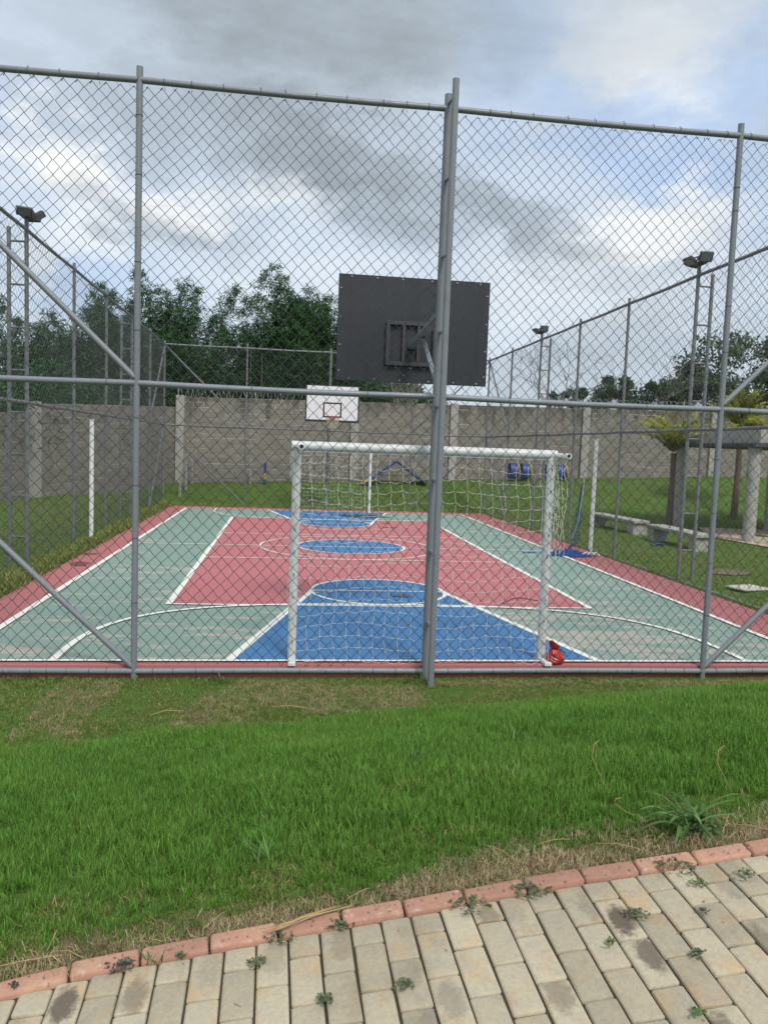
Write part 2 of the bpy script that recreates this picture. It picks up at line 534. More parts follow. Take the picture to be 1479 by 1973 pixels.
# ------------------------------------------------------------------ mesh helpers
class MB:
    def __init__(self):
        self.v, self.f, self.s = [], [], []

    def add(self, v, f, smooth=False):
        o = len(self.v)
        self.v += [tuple(p) for p in v]
        self.f += [tuple(i + o for i in q) for q in f]
        self.s += [smooth] * len(f)

    def box(self, c, d, rot=None):
        hx, hy, hz = d[0] / 2, d[1] / 2, d[2] / 2
        vs = [Vector((x, y, z)) for z in (-hz, hz) for y in (-hy, hy) for x in (-hx, hx)]
        if rot is not None:
            R = rot if isinstance(rot, Matrix) else Euler(rot).to_matrix()
            vs = [R @ p for p in vs]
        c = Vector(c)
        self.add([p + c for p in vs], [(0, 2, 3, 1), (4, 5, 7, 6), (0, 1, 5, 4), (2, 6, 7, 3), (0, 4, 6, 2), (1, 3, 7, 5)])

    def bbox(self, c, d, b=0.01, rot=None):
        # box with chamfered edges
        hx, hy, hz = d[0] / 2, d[1] / 2, d[2] / 2
        b = min(b, hx * 0.9, hy * 0.9, hz * 0.9)
        ring = lambda x, y, z: [(-x, -y, z), (x, -y, z), (x, y, z), (-x, y, z)]
        vs = ring(hx - b, hy - b, -hz) + ring(hx, hy, -hz + b) + ring(hx, hy, hz - b) + ring(hx - b, hy - b, hz)
        fs = [(3, 2, 1, 0), (12, 13, 14, 15)]
        for k in range(3):
            for i in range(4):
                j = (i + 1) % 4
                fs.append((k * 4 + i, k * 4 + j, k * 4 + 4 + j, k * 4 + 4 + i))
        vs = [Vector(p) for p in vs]
        if rot is not None:
            R = rot if isinstance(rot, Matrix) else Euler(rot).to_matrix()
            vs = [R @ p for p in vs]
        c = Vector(c)
        self.add([p + c for p in vs], fs)

    def tube(self, pts, r, n=8, caps=True, closed=False):
        pts = [Vector(p) for p in pts]
        rs = r if isinstance(r, (list, tuple)) else [r] * len(pts)
        if caps and not closed and n >= 8:       # holding rings keep the end caps from tilting the shading
            e0, e1 = (pts[1] - pts[0]), (pts[-2] - pts[-1])
            k0, k1 = min(.003, e0.length * .3), min(.003, e1.length * .3)
            pts = [pts[0], pts[0] + e0.normalized() * k0] + pts[1:-1] + [pts[-1] + e1.normalized() * k1, pts[-1]]
            rs = [rs[0], rs[0]] + list(rs[1:-1]) + [rs[-1], rs[-1]]
        m = len(pts)
        o = len(self.v)
        ref = None
        for i, p in enumerate(pts):
            if closed:
                t = pts[(i + 1) % m] - pts[i - 1]
            else:
                t = pts[min(i + 1, m - 1)] - pts[max(i - 1, 0)]
            t.normalize()
            if ref is None:
                ref = Vector((0, 0, 1)) if abs(t.z) < 0.9 else Vector((1, 0, 0))
            a = (ref - t * ref.dot(t))
            if a.length < 1e-4:
                a = t.orthogonal()
            a.normalize()
            ref = a
            b = t.cross(a)
            for k in range(n):
                q = 2 * PI * k / n
                self.v.append(tuple(p + (a * math.cos(q) + b * math.sin(q)) * rs[i]))
        rows = m if closed else m - 1
        for i in range(rows):
            i2 = (i + 1) % m
            for k in range(n):
                k2 = (k + 1) % n
                self.f.append((o + i * n + k, o + i * n + k2, o + i2 * n + k2, o + i2 * n + k))
                self.s.append(True)
        if caps and not closed:
            self.f.append(tuple(o + k for k in reversed(range(n))))
            self.f.append(tuple(o + (m - 1) * n + k for k in range(n)))
            self.s += [False, False]

    def ring(self, c, axis, r, w, n=12, m=4):
        axis = Vector(axis).normalized()
        a = axis.orthogonal().normalized()
        b = axis.cross(a)
        c = Vector(c)
        self.tube([c + (a * math.cos(2 * PI * k / n) + b * math.sin(2 * PI * k / n)) * r for k in range(n)], w, m, closed=True)

    def mesh(self, name):
        me = bpy.data.meshes.new(name)
        me.from_pydata(self.v, [], self.f)
        me.polygons.foreach_set('use_smooth', self.s)
        me.update()
        return me


def np_mesh(name, V, F, attrs=None, smooth=False):
    V = np.asarray(V, dtype=np.float32)
    F = np.asarray(F, dtype=np.int32)
    me = bpy.data.meshes.new(name)
    me.vertices.add(len(V))
    me.vertices.foreach_set('co', V.ravel())
    nf, k = F.shape
    me.loops.add(nf * k)
    me.loops.foreach_set('vertex_index', F.ravel())
    me.polygons.add(nf)
    me.polygons.foreach_set('loop_start', np.arange(0, nf * k, k, dtype=np.int32))
    if smooth:
        me.polygons.foreach_set('use_smooth', np.ones(nf, dtype=bool))
    for a, q in (attrs or {}).items():
        at = me.attributes.new(a, 'FLOAT', 'POINT')
        at.data.foreach_set('value', np.asarray(q, dtype=np.float32))
    me.update(calc_edges=True)
    return me


def link(name, me, mat=None, parent=None, loc=(0, 0, 0), rot=(0, 0, 0)):
    o = bpy.data.objects.new(name, me)
    COL.objects.link(o)
    if mat is not None and len(me.materials) == 0:
        me.materials.append(MAT[mat])
    o.location = loc
    o.rotation_euler = rot
    if parent is not None:
        o.parent = parent
    return o


def obj(name, mb, mat, parent=None, loc=(0, 0, 0), rot=(0, 0, 0), kind=None):
    o = link(name, mb.mesh(name), mat, parent, loc, rot)
    if kind:
        o['kind'] = kind
    return o


def tag(o, label, cat, group=None):
    o['label'] = label
    o['category'] = cat
    if group:
        o['group'] = group
    return o


def thing(name, label, cat, loc=(0, 0, 0), rotz=0.0, group=None):
    o = bpy.data.objects.new(name, None)
    COL.objects.link(o)
    o.empty_display_size = 0.2
    o.location = loc
    o.rotation_euler = (0, 0, rotz)
    return tag(o, label, cat, group)


def struct(name, me, mat, parent=None):
    o = link(name, me, mat, parent)
    if parent is None:
        o['kind'] = 'structure'
    return o


def copy_tree(o, parent=None):
    c = o.copy()
    COL.objects.link(c)
    if parent is not None:
        c.parent = parent
    for ch in list(o.children):
        copy_tree(ch, c)
    return c


def leaves_mesh(name, P, D, L, W, up=None, bend=0.25, tint=None, hgt=None):
    """kite shaped leaves: base P, direction D, length L, width W"""
    n = len(P)
    P = np.asarray(P, float)
    D = np.asarray(D, float)
    D /= np.linalg.norm(D, axis=1)[:, None] + 1e-9
    R = rng.normal(size=(n, 3)) if up is None else np.asarray(up, float)
    S_ = np.cross(D, R)
    S_ /= np.linalg.norm(S_, axis=1)[:, None] + 1e-9
    N_ = np.cross(S_, D)
    L = np.broadcast_to(L, (n,))[:, None]
    W = np.broadcast_to(W, (n,))[:, None]
    mid = P + D * L * 0.45 + N_ * L * bend * 0.35
    V = np.stack([P, mid - S_ * W / 2, P + D * L - N_ * L * bend * 0.4, mid + S_ * W / 2], 1).reshape(-1, 3)
    F = np.arange(4 * n).reshape(n, 4)
    tint = rng.random(n) if tint is None else tint
    hgt = np.full(n, 0.5) if hgt is None else hgt
    return np_mesh(name, V, F, {'tint': np.repeat(tint, 4), 'hgt': np.repeat(hgt, 4)})


# ------------------------------------------------------------------ terrain
def sm(t):
    t = np.clip(t, 0, 1)
    return t * t * (3 - 2 * t)


def zpath(x, y):
    return .7546 + .10456 * np.clip(x, -6, 8) + .03737 * np.clip(y, -12, 0)


def zfoot(x):
    return .50 + .042 * (np.clip(x, -6, 20) + 4.2)


def border_y(x):            # lawn side of the red border course
    return np.interp(x, [-6, -.85, -.64, -.43, .23, .66, 1.1, 1.56, 1.86, 8], [-5.43, -5.208, -5.168, -5.142, -5.092, -5.064, -5.038, -5.022, -5.006, -4.70])


def brow_y(x):
    return np.clip(-1.30 + .20 * x, -2.5, -.28) + .10 * np.sin(x * 2.1 + .6) + .05 * np.sin(x * 5.3)


def bumps(x, y):
    return .012 * np.sin(x * 3.1 + y * 1.7) + .010 * np.sin(x * 1.3 - y * 4.1 + 1) + .006 * np.sin(x * 7.7 + y * 6.1)


def terrain(x, y):
    x = np.asarray(x, float)
    y = np.asarray(y, float)
    zc = -.13 + .075 * sm((y + .02) / .5)
    yb = np.clip(-1.30 + .20 * x, -2.4, -.28)
    by = border_y(x)
    t = np.clip((yb - y) / (yb - by), 0, 1)
    zf = zc + (zpath(x, by) - .012 - zc) * (1 - (1 - t) ** 1.45)
    z = np.where(y < yb, zf, zc)
    z = np.where(y < by, zpath(x, y) - .08, z)
    z = z + np.where((y > by) & (y < -.3), bumps(x, y) * np.clip((-.3 - y), 0, 1) * np.clip((y - by) * 3, 0, 1), 0)
    inside = sm((y + .3) / 1.5)
    zl = .34 * sm((-4.3 - x) / 2.8) + .11 * sm((-3.74 - x) / .28)
    zr = .035 * sm((x - 7.0) / 1.0) + .10 * sm((x - 8) / 8)
    zb = .10 * sm((y - 19.2) / .7)
    z = z + inside * (zl + zr) + zb
    ys = 20.4 - 3.0 * sm((x - 7) / 4)
    b = sm((y - ys) / (23.6 - ys))
    z = z * (1 - b) + zfoot(x) * b
    lawn = sm((y - .2) / .5) * np.maximum(sm((-3.85 - x) / .2), np.maximum(sm((x - 7.05) / .2), sm((y - 19.3) / .3)))
    return z + lawn * bumps(x, y) * .9


def axis(a, b, step, far):
    core = np.arange(a, b + 1e-6, step)
    lo, hi, s = [], [], step
    p, q = a, b
    while p > -far:
        s *= 1.45
        p -= s
        q += s
        lo.append(p)
        hi.append(q)
    return np.concatenate([lo[::-1], core, hi])


gx = axis(-9, 18, .15, 500)
gy = axis(-9, 25, .15, 500)
GX, GY = np.meshgrid(gx, gy)
GZ = terrain(GX, GY)
nx, ny = len(gx), len(gy)
idx = np.arange(nx * ny).reshape(ny, nx)
F = np.stack([idx[:-1, :-1], idx[:-1, 1:], idx[1:, 1:], idx[1:, :-1]], -1).reshape(-1, 4)
dryv = np.clip(1.15 - np.abs(GY - border_y(GX) - .03) / .26, 0, 1)
ground = struct('ground', np_mesh('ground', np.stack([GX, GY, GZ], -1).reshape(-1, 3), F, {'dry': dryv.ravel()}, True), 'lawn_soil')

# ------------------------------------------------------------------ court
CX, CY = 1.415, 9.17
court = MB()
court.box((1.6, 9.59, -.08), (10.70, 19.12, .16))
court = obj('court', court, 'court_red')
court['kind'] = 'structure'


def sheet(name, polys, z, mat):
    mb = MB()
    for p in polys:
        mb.add([(x, y, z) for x, y in p], [tuple(range(len(p)))])
    return obj(name, mb, mat, court)


def rect(x0, x1, y0, y1):
    return [(x0, y0), (x1, y0), (x1, y1), (x0, y1)]


def ell(cx, cy, r, n=64, r2=None):
    return [(cx + r * math.cos(2 * PI * k / n), cy + (r2 or r) * math.sin(2 * PI * k / n)) for k in range(n)]


def strip(name, pts, w, z, closed=False, mat='court_white'):
    pts = [Vector((x, y)) for x, y in pts]
    n = len(pts)
    vs = []
    for i, p in enumerate(pts):
        a = pts[(i - 1) % n] if closed or i > 0 else p
        b = pts[(i + 1) % n] if closed or i < n - 1 else p
        t = (b - a).normalized()
        nn = Vector((-t.y, t.x)) * w / 2
        vs += [(p.x - nn.x, p.y - nn.y, z), (p.x + nn.x, p.y + nn.y, z)]
    m = n if closed else n - 1
    mb = MB()
    mb.add(vs, [(2 * i, 2 * ((i + 1) % n), 2 * ((i + 1) % n) + 1, 2 * i + 1) for i in range(m)])
    return obj(name, mb, mat, court)


XL, XR, Y0, Y1 = -3.16, 5.99, .15, 18.2
IX0, IX1, IY0, IY1 = -1.50, 4.38, 2.90, 15.50
sheet('green_zone', [rect(XL, XR, Y0, Y1)], .004, 'court_green')
sheet('red_zone', [rect(IX0, IX1, IY0, IY1)], .008, 'court_inner_red')
KX, KY, KR = 1.45, 4.03, 1.02
for sgn in (0, 1):
    mir = (lambda p: [(x, 2 * CY - y) for x, y in reversed(p)]) if sgn else (lambda p: p)
    key = [(-.52, Y0), (3.37, Y0)] + [(KX + KR * math.cos(a), KY + KR * math.sin(a)) for a in np.linspace(0, PI, 33)]
    sheet('blue_key', [mir(key)], .012, 'court_blue')
    strip('key_line', mir([(-.52, Y0), (KX - KR + .02, KY)]), .09, .016)
    strip('key_line', mir([(3.37, Y0), (KX + KR - .02, KY)]), .09, .0164)
    strip('key_circle', mir(ell(KX, KY, KR)), .055, .0168, True)
    strip('free_throw_line', mir([(KX - KR + .03, KY), (KX + KR - .03, KY)]), .045, .0172)
    strip('goal_area_line', mir([(IX0 - .04, IY0), (IX1 + .04, IY0)]), .055, .0176)
    th = np.linspace(0, PI, 49)
    sup = lambda q: math.copysign(abs(q) ** (2 / 3.0), q)
    strip('goal_area_curve', mir([(1.43 + 3.64 * sup(math.cos(a)), Y0 + .02 + 2.83 * sup(math.sin(a))) for a in th]), .075, .018)
    yy = Y0 if not sgn else Y1
    strip('end_line', [(XL - .05, yy), (XR + .05, yy)], .055, .0184)
sheet('centre_disc', [ell(1.47, 9.28, 1.17)], .0122, 'court_blue')
strip('centre_ring', ell(1.47, 9.28, 1.17), .05, .0165, True)
strip('centre_circle', ell(1.40, 9.2, 1.9), .05, .0169, True)
strip('side_line', [(XL, Y0), (XL, Y1)], .085, .0188)
strip('side_line', [(XR, Y0), (XR, Y1)], .085, .0188)
strip('inner_line', [(IX0, IY0), (IX0, IY1)], .085, .0192)
strip('inner_line', [(IX1, IY0), (IX1, IY1)], .085, .0192)
strip('halfway_line', [(XL, 9.17), (XR, 9.17)], .05, .0174)
strip('attack_line', [(IX0, 7.28), (IX1, 7.28)], .05, .0178)
strip('attack_line', [(IX0, 11.34), (IX1, 11.34)], .05, .0178)


def patch(name, c, rx, ry, z, mat, seed):
    pts = []
    for k in range(26):
        a = 2 * PI * k / 26
        q = 1 + .55 * mnoise.noise(Vector((math.cos(a) * 1.3 + seed, math.sin(a) * 1.3, seed * 2.7)))
        pts.append((c[0] + rx * q * math.cos(a), c[1] + ry * q * math.sin(a)))
    return sheet(name, [pts], z, mat)


patch('wet_patch', (-3.48, 6.26), .16, .22, .008, 'wet_red', 1.3)
patch('wet_patch', (-3.62, 7.5), .11, .14, .008, 'wet_red', 4.1)
patch('wet_patch', (1.78, 3.66), .15, .13, .0210, 'wet_blue', 2.2)
patch('wet_patch', (2.5, 16.7), .75, .55, .0212, 'wet_far', 3.7)
patch('wet_patch', (2.9, 13.4), .2, .10, .0214, 'wet_red', 6.1)
patch('wet_patch', (2.95, 14.6), .16, .06, .0216, 'wet_red', 8.1)

# ------------------------------------------------------------------ fences
PX = [-4.20, -1.41, 1.46, 4.465, 7.22]
PY = [0, 2.88, 5.76, 8.60, 11.40, 14.40, 17.30, 20.18]
H, HM, HB = 5.47, 2.725, -.05
RP = .0305


def chain_link(length, z0, z1, seed, wire=.0032, W=.125, HH=.132):
    """zigzag wires in the local x-z plane, each hooked into its neighbour"""
    g = np.random.default_rng(seed)
    nw = int(length / (W / 2)) - 1
    nj = int((z1 - z0) / (HH / 2)) + 1
    k = np.arange(nw)[:, None]
    j = np.arange(nj)[None, :]
    right = ((j + k) % 2 == 0)
    u = (k + right) * W / 2 + .03
    z = z1 - j * HH / 2 + 0 * k
    n = np.where(right, -1, 1) * wire * .8
    u = u + .012 * np.sin(z * 1.7 + u * .6 + seed) + .006 * np.sin(z * 5.1 + u * 2.3) + g.normal(0, .0030, u.shape)
    z = z + .012 * np.sin(u * 1.1 + seed * 2) + .006 * np.sin(u * 3.7 + z) + g.normal(0, .0028, u.shape)
    n = n + .016 * np.sin(u * 1.9 + z * 1.1 + seed)
    bulge = np.exp(-((u - 5.2) / .6) ** 2 - ((z - 1.0) / .5) ** 2) + np.exp(-((u - 8.9) / .5) ** 2 - ((z - .7) / .35) ** 2)
    z = z - .022 * bulge
    u = u + .014 * np.sin(z * 9) * bulge
    # ring of four points round every knuckle
    V = np.stack([np.stack([u + 1.35 * wire, n, z], -1), np.stack([u, n + wire, z], -1),
                  np.stack([u - 1.35 * wire, n, z], -1), np.stack([u, n - wire, z], -1)], 2).reshape(-1, 3)
    base = ((k * nj + j) * 4)[:, :-1].reshape(-1)
    Fs = []
    for a in range(4):
        b = (a + 1) % 4
        Fs.append(np.stack([base + a, base + b, base + 4 + b, base + 4 + a], -1))
    # twisted barbs standing up at the top selvage
    nb = nw // 2
    ub = (np.arange(nb) * 2 + 1) * W / 2 + .03
    zb = np.full(nb, z1)
    o = len(V)
    bv, bf = [], []
    for s in (-1, 1):
        t0 = np.stack([ub, 0 * ub + .004 * s, zb - .012], -1)
        t1 = np.stack([ub + s * .019 + g.normal(0, .005, nb), .01 * s + g.normal(0, .006, nb), zb + .008 + g.normal(0, .006, nb)], -1)
        for e in (np.array([wire, 0, -wire]), np.array([-wire, 0, wire]), np.array([0, wire, 0])):
            bv.append(t0 + e)
            bv.append(t1 + e * .8)
        q = o + (0 if s < 0 else 6 * nb) + np.arange(nb)
        for a, b in ((0, 2), (2, 4), (4, 0)):
            bf.append(np.stack([q + a * nb, q + b * nb, q + (b + 1) * nb, q + (a + 1) * nb], -1))
    V = np.concatenate([V] + bv)
    return np_mesh('wire_mesh', V, np.concatenate(Fs + bf), None, True)


def fence(label, origin, rotz, length, posts, brace_bays, mat, seed, skip=(), tie_n=.27, mesh_off=.035, wire=.0020, wmat='wire_far'):
    t = thing('chain_link_fence', label, 'fence', (*origin, 0), rotz)
    for i, p in enumerate(posts):
        if i in skip:
            continue
        mb = MB()
        g = -.35
        mb.tube([(p, 0, g), (p, 0, 5.585)], RP, 16)
        obj('post', mb, mat, t)
    ends = (posts[0], posts[-1])
    for nm, z in (('top_rail', H), ('mid_rail', HM), ('bottom_rail', HB)):
        mb = MB()
        pts = []
        for a, b in zip(posts[:-1], posts[1:]):
            for q in (0, .25, .5, .75):
                sag = .012 * math.sin(q * PI) * (-1 if z > 1 else .6)
                pts.append((a + (b - a) * q, 0, z + sag))
        pts.append((posts[-1], 0, z))
        mb.tube(pts, RP * .96, 14)
        obj(nm, mb, mat, t)
    for a, b in brace_bays:     # from the foot end (a) up to the corner (b), two storeys
        for z0, z1 in ((HB + .05, HM - .03), (HM + .05, H - .05)):
            mb = MB()
            d = RP if b > a else -RP
            mb.tube([(a + d * .6, 0, z0), (b - d * .6, 0, z1)], RP * .93, 14)
            obj('brace', mb, mat, t)
    w = link('wire_mesh', chain_link(length - .06, HB + .01, H - .04, seed, wire), wmat, t, (0, mesh_off, 0))
    w['kind'] = 'stuff'
    mb = MB()
    g = random.Random(seed)
    for z, st in ((H, tie_n), (HM, tie_n * 4.2), (HB, tie_n * .75)):
        x = .1
        while x < length - .1:
            mb.ring((x, 0, z), (1, g.uniform(-.12, .12), g.uniform(-.1, .1)), RP + .0025, .0026, 10, 4)
            if z < 1 or z > 5:
                mb.tube([(x, mesh_off, z - .03 * (1 if z > 3 else -1)), (x + g.uniform(-.02, .02), mesh_off + .012, z - .055 * (1 if z > 3 else -1))], .0026, 4)
            x += st * g.uniform(.75, 1.3)
    for p in posts:
        for z in (.45, 1.15, 1.7, 2.3, 3.2, 3.9, 4.6, 5.1):
            zz = z + g.uniform(-.2, .2)
            mb.ring((p, 0, zz), (g.uniform(-.15, .15), g.uniform(-.1, .1), 1), RP + .0025, .0026, 12, 4)
    ob = obj('wire_tie', mb, 'tie_wire', t)
    ob['kind'] = 'stuff'
    return t


LX, LY = PX[-1] - PX[0], PY[-1]
rel = [p - PX[0] for p in PX]
fence('nearest tall grey chain link fence, standing along the front lawn', (PX[0], 0), 0, LX, rel, [(rel[1], rel[0]), (rel[3], rel[4])], 'grey_pipe', 3, skip=(2,), wire=.0027, wmat='wire')
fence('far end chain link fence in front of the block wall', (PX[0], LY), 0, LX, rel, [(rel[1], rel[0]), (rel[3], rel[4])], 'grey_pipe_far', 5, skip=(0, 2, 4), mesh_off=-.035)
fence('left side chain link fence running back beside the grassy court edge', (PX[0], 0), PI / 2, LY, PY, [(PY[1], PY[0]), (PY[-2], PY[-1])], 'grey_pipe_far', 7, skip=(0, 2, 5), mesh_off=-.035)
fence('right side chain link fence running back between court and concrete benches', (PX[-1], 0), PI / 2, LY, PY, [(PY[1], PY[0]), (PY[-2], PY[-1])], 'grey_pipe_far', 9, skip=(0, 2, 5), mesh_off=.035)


# ------------------------------------------------------------------ basketball hoops on their masts
def hoop(label, x, y, rotz, hang, mat):
    """local frame: the mast stands at the fence line, the board hangs towards +y"""
    t = thing('basketball_hoop', label, 'basketball hoop', (x, y, 0), rotz, 'basketball hoops at the two ends of the court')
    for (px, py, r, top) in ((0, 0, .037, 5.60), (.012, -.27, .032, 5.625)):
        mb = MB()
        mb.tube([(px, py, -.3), (px, py, top)], r, 18)
        obj('pole', mb, mat, t)
    for k in range(8):
        z = .45 + .72 * k
        mb = MB()
        mb.tube([(.0, -.03, z + .02), (.012, -.245, z - .01)], .016, 10)
        obj('rung', mb, mat, t)
    zb, bw, bh = 3.59, 1.80, 1.225
    mb = MB()
    mb.tube([(.01, .0, 3.52), (-.02, hang - .045, 3.41)], [.052, .046], 18)
    obj('arm', mb, mat, t)
    mb = MB()
    a, b = Vector((-.01, .86, 3.42)), Vector((0, .025, 2.86))
    d = b - a
    mb.box((a + b) / 2, (.045, d.length, .012), d.to_track_quat('Y', 'Z').to_matrix())
    obj('strut', mb, mat, t)
    mb = MB()
    mb.bbox((0, hang, zb), (bw, .03, bh), .003)
    bd = obj('backboard', mb, 'board_back', t)
    mb = MB()
    mb.box((0, hang + .0175, zb + .02), (bw - .10, .006, bh - .11))
    obj('front_panel', mb, 'board_front', bd)
    mb = MB()
    fy = hang + .0225
    for cx, cz, w, h in ((0, .19, .62, .05), (0, -.26, .62, .05), (-.285, -.035, .05, .40), (.285, -.035, .05, .40)):
        mb.box((cx, fy, zb - .17 + cz), (w, .004, h))
    obj('target_frame', mb, 'black_paint', bd)
    mb = MB()
    cxx = -.03
    for cx, cz, w, h in ((0, .235, .60, .045), (0, -.235, .60, .045), (-.278, 0, .045, .425), (.278, 0, .045, .425), (-.09, 0, .035, .425), (.085, 0, .035, .425)):
        mb.bbox((cxx + cx, hang - .04, 3.43 + cz), (w, .05, h), .004)
    obj('back_frame', mb, 'dark_steel', bd)
    mb = MB()
    mb.box((cxx, hang - .018, 3.43), (.51, .004, .425))
    obj('recess_plate', mb, 'black_paint', bd)
    g = random.Random(3)
    spots = [(sx * .87, z) for sx in (-1, 1) for z in (-.5, -.2, .12, .45)] + [(q, s * .585) for q in (-.75, -.45, -.15, .2, .5, .78) for s in (-1, 1)] + [(-.2, -.44), (-.02, -.435), (-.1, -.53), (.15, -.44)]
    mb = MB()
    for px, pz in spots:
        mb.tube([(px, hang - .014, zb + pz), (px, hang - .022, zb + pz)], .0085, 8)
    ob = obj('bolt', mb, 'bolt_steel', bd)
    ob['kind'] = 'stuff'
    mb = MB()
    rc = Vector((0, hang + .40, 3.13))
    mb.ring(rc, (0, 0, 1), .225, .012, 28, 8)
    mb.bbox((0, hang + .10, 3.11), (.16, .17, .012), .002)
    mb.bbox((0, hang + .024, 3.08), (.18, .012, .16), .002)
    mb.tube([(-.06, hang + .03, 3.01), (-.10, hang + .22, 3.125)], .008, 6)
    mb.tube([(.06, hang + .03, 3.01), (.10, hang + .22, 3.125)], .008, 6)
    rim = obj('rim', mb, 'hoop_red', t)
    mb = MB()
    for k in range(14):
        for s in (-1, 1):
            pts = []
            for q in range(7):
                a = 2 * PI * (k + s * q * .45) / 14
                rr = .215 - .085 * (q / 6) + .008 * math.sin(k * 2.1 + q)
                pts.append(rc + Vector((rr * math.cos(a), rr * math.sin(a), -.015 - q * .064)))
            mb.tube(pts, .006, 4)
    obj('hoop_net', mb, 'net_old', rim)
    return t


hoop('near hoop with the big dark board seen from behind, on the front fence', 1.46, 0, 0, 1.6, 'grey_pipe')
hoop('far hoop with white board and red rim facing the camera', 1.50, LY, PI, 1.6, 'grey_pipe_far')


# ------------------------------------------------------------------ floodlight masts
def mast(label, x, y, rotz, second=(0, -.27)):
    """local +x looks into the court"""
    t = thing('floodlight_mast', label, 'floodlight mast', (x, y, 0), rotz, 'floodlight masts along the side fences')
    mb = MB()
    mb.tube([(0, 0, -.2), (0, 0, 5.66)], .033, 14)
    obj('pole', mb, 'grey_pipe_far', t)
    mb = MB()
    mb.tube([(-.27, 0, -.2), (-.27, 0, 5.50)], .032, 14)
    obj('pole', mb, 'grey_pipe_far', t)
    for k in range(8):
        mb = MB()
        mb.tube([(-.03, 0, .52 + .68 * k), (-.245, 0, .52 + .68 * k)], .017, 10)
        obj('rung', mb, 'grey_pipe_far', t)
    mb = MB()
    mb.bbox((0, 0, 5.67), (.14, .34, .045), .006)
    obj('lamp_bracket', mb, 'lamp_body', t)
    for yaw, ox, oy, tilt in ((-70, .02, -.22, 62), (8, .13, .02, 55), (82, .02, .24, 30)):
        R = Euler((0, math.radians(tilt), math.radians(yaw))).to_matrix()
        c = Vector((ox, oy * .8, 5.755)) + R @ Vector((.08, 0, .02))
        mb = MB()
        mb.bbox(c, (.045, .23, .18), .010, R)
        for k in range(6):
            mb.box(c + R @ Vector((-.03, -.09 + .036 * k, 0)), (.02, .006, .13), R)
        lamp = obj('floodlight', mb, 'lamp_body', t)
        mb = MB()
        mb.box(c + R @ Vector((.0245, 0, 0)), (.006, .19, .14), R)
        obj('lens', mb, 'lamp_glass', lamp)
        mb = MB()
        for s in (-1, 1):
            mb.box(c + R @ Vector((-.05, s * .1195, -.045)), (.11, .007, .025), R)
        mb.box(c + R @ Vector((-.115, 0, -.045)), (.007, .246, .025), R)
        obj('yoke', mb, 'lamp_body', lamp)
    return t


mast('nearer left floodlight mast, at the left edge of the photo', PX[0], PY[2], 0)
mast('far left floodlight mast, just behind the left front fence post', PX[0], PY[5], 0)
mast('nearer right floodlight mast, beside the long bench', PX[-1], PY[2], PI)
mast('far right floodlight mast, beside the bare branches', PX[-1], PY[5], PI)


# ------------------------------------------------------------------ goals
def wavy_net(mb, corners, nu, nv, r, seed, amp=.03):
    """square net stretched over a quad given as f(u, v)"""
    g = random.Random(seed)
    J = {}
    for i in range(nu + 1):
        for j in range(nv + 1):
            p = Vector(corners(i / nu, j / nv))
            e = amp if 0 < j else 0
            p += Vector((g.uniform(-.3, .3) * e + .5 * e * math.sin(j * .9 + seed), g.uniform(-1, 1) * e * .5, g.uniform(-.6, .6) * e * .5 - e * .7 * math.sin(i * .55 + j * .3 + seed)))
            J[i, j] = p
    for j in range(nv + 1):
        for i in range(nu):
            a, b = J[i, j], J[i + 1, j]
            m = (a + b) / 2 + Vector((0, g.uniform(-.01, .01), -g.uniform(.004, .026) if j else 0))
            mb.tube([a, a.lerp(m, .55) + Vector((0, 0, -.004)), m, m.lerp(b, .45) + Vector((0, 0, -.004)), b], r, 4, caps=False)
    for i in range(nu + 1):
        for j in range(nv):
            a, b = J[i, j], J[i, j + 1]
            m = (a + b) / 2 + Vector((g.uniform(-.012, .012), g.uniform(-.01, .01), 0))
            mb.tube([a, m, b], r, 4, caps=False)
    for p in J.values():      # knots
        mb.tube([p + Vector((0, 0, r * 1.8)), p - Vector((0, 0, r * 1.8))], r * 1.5, 4)


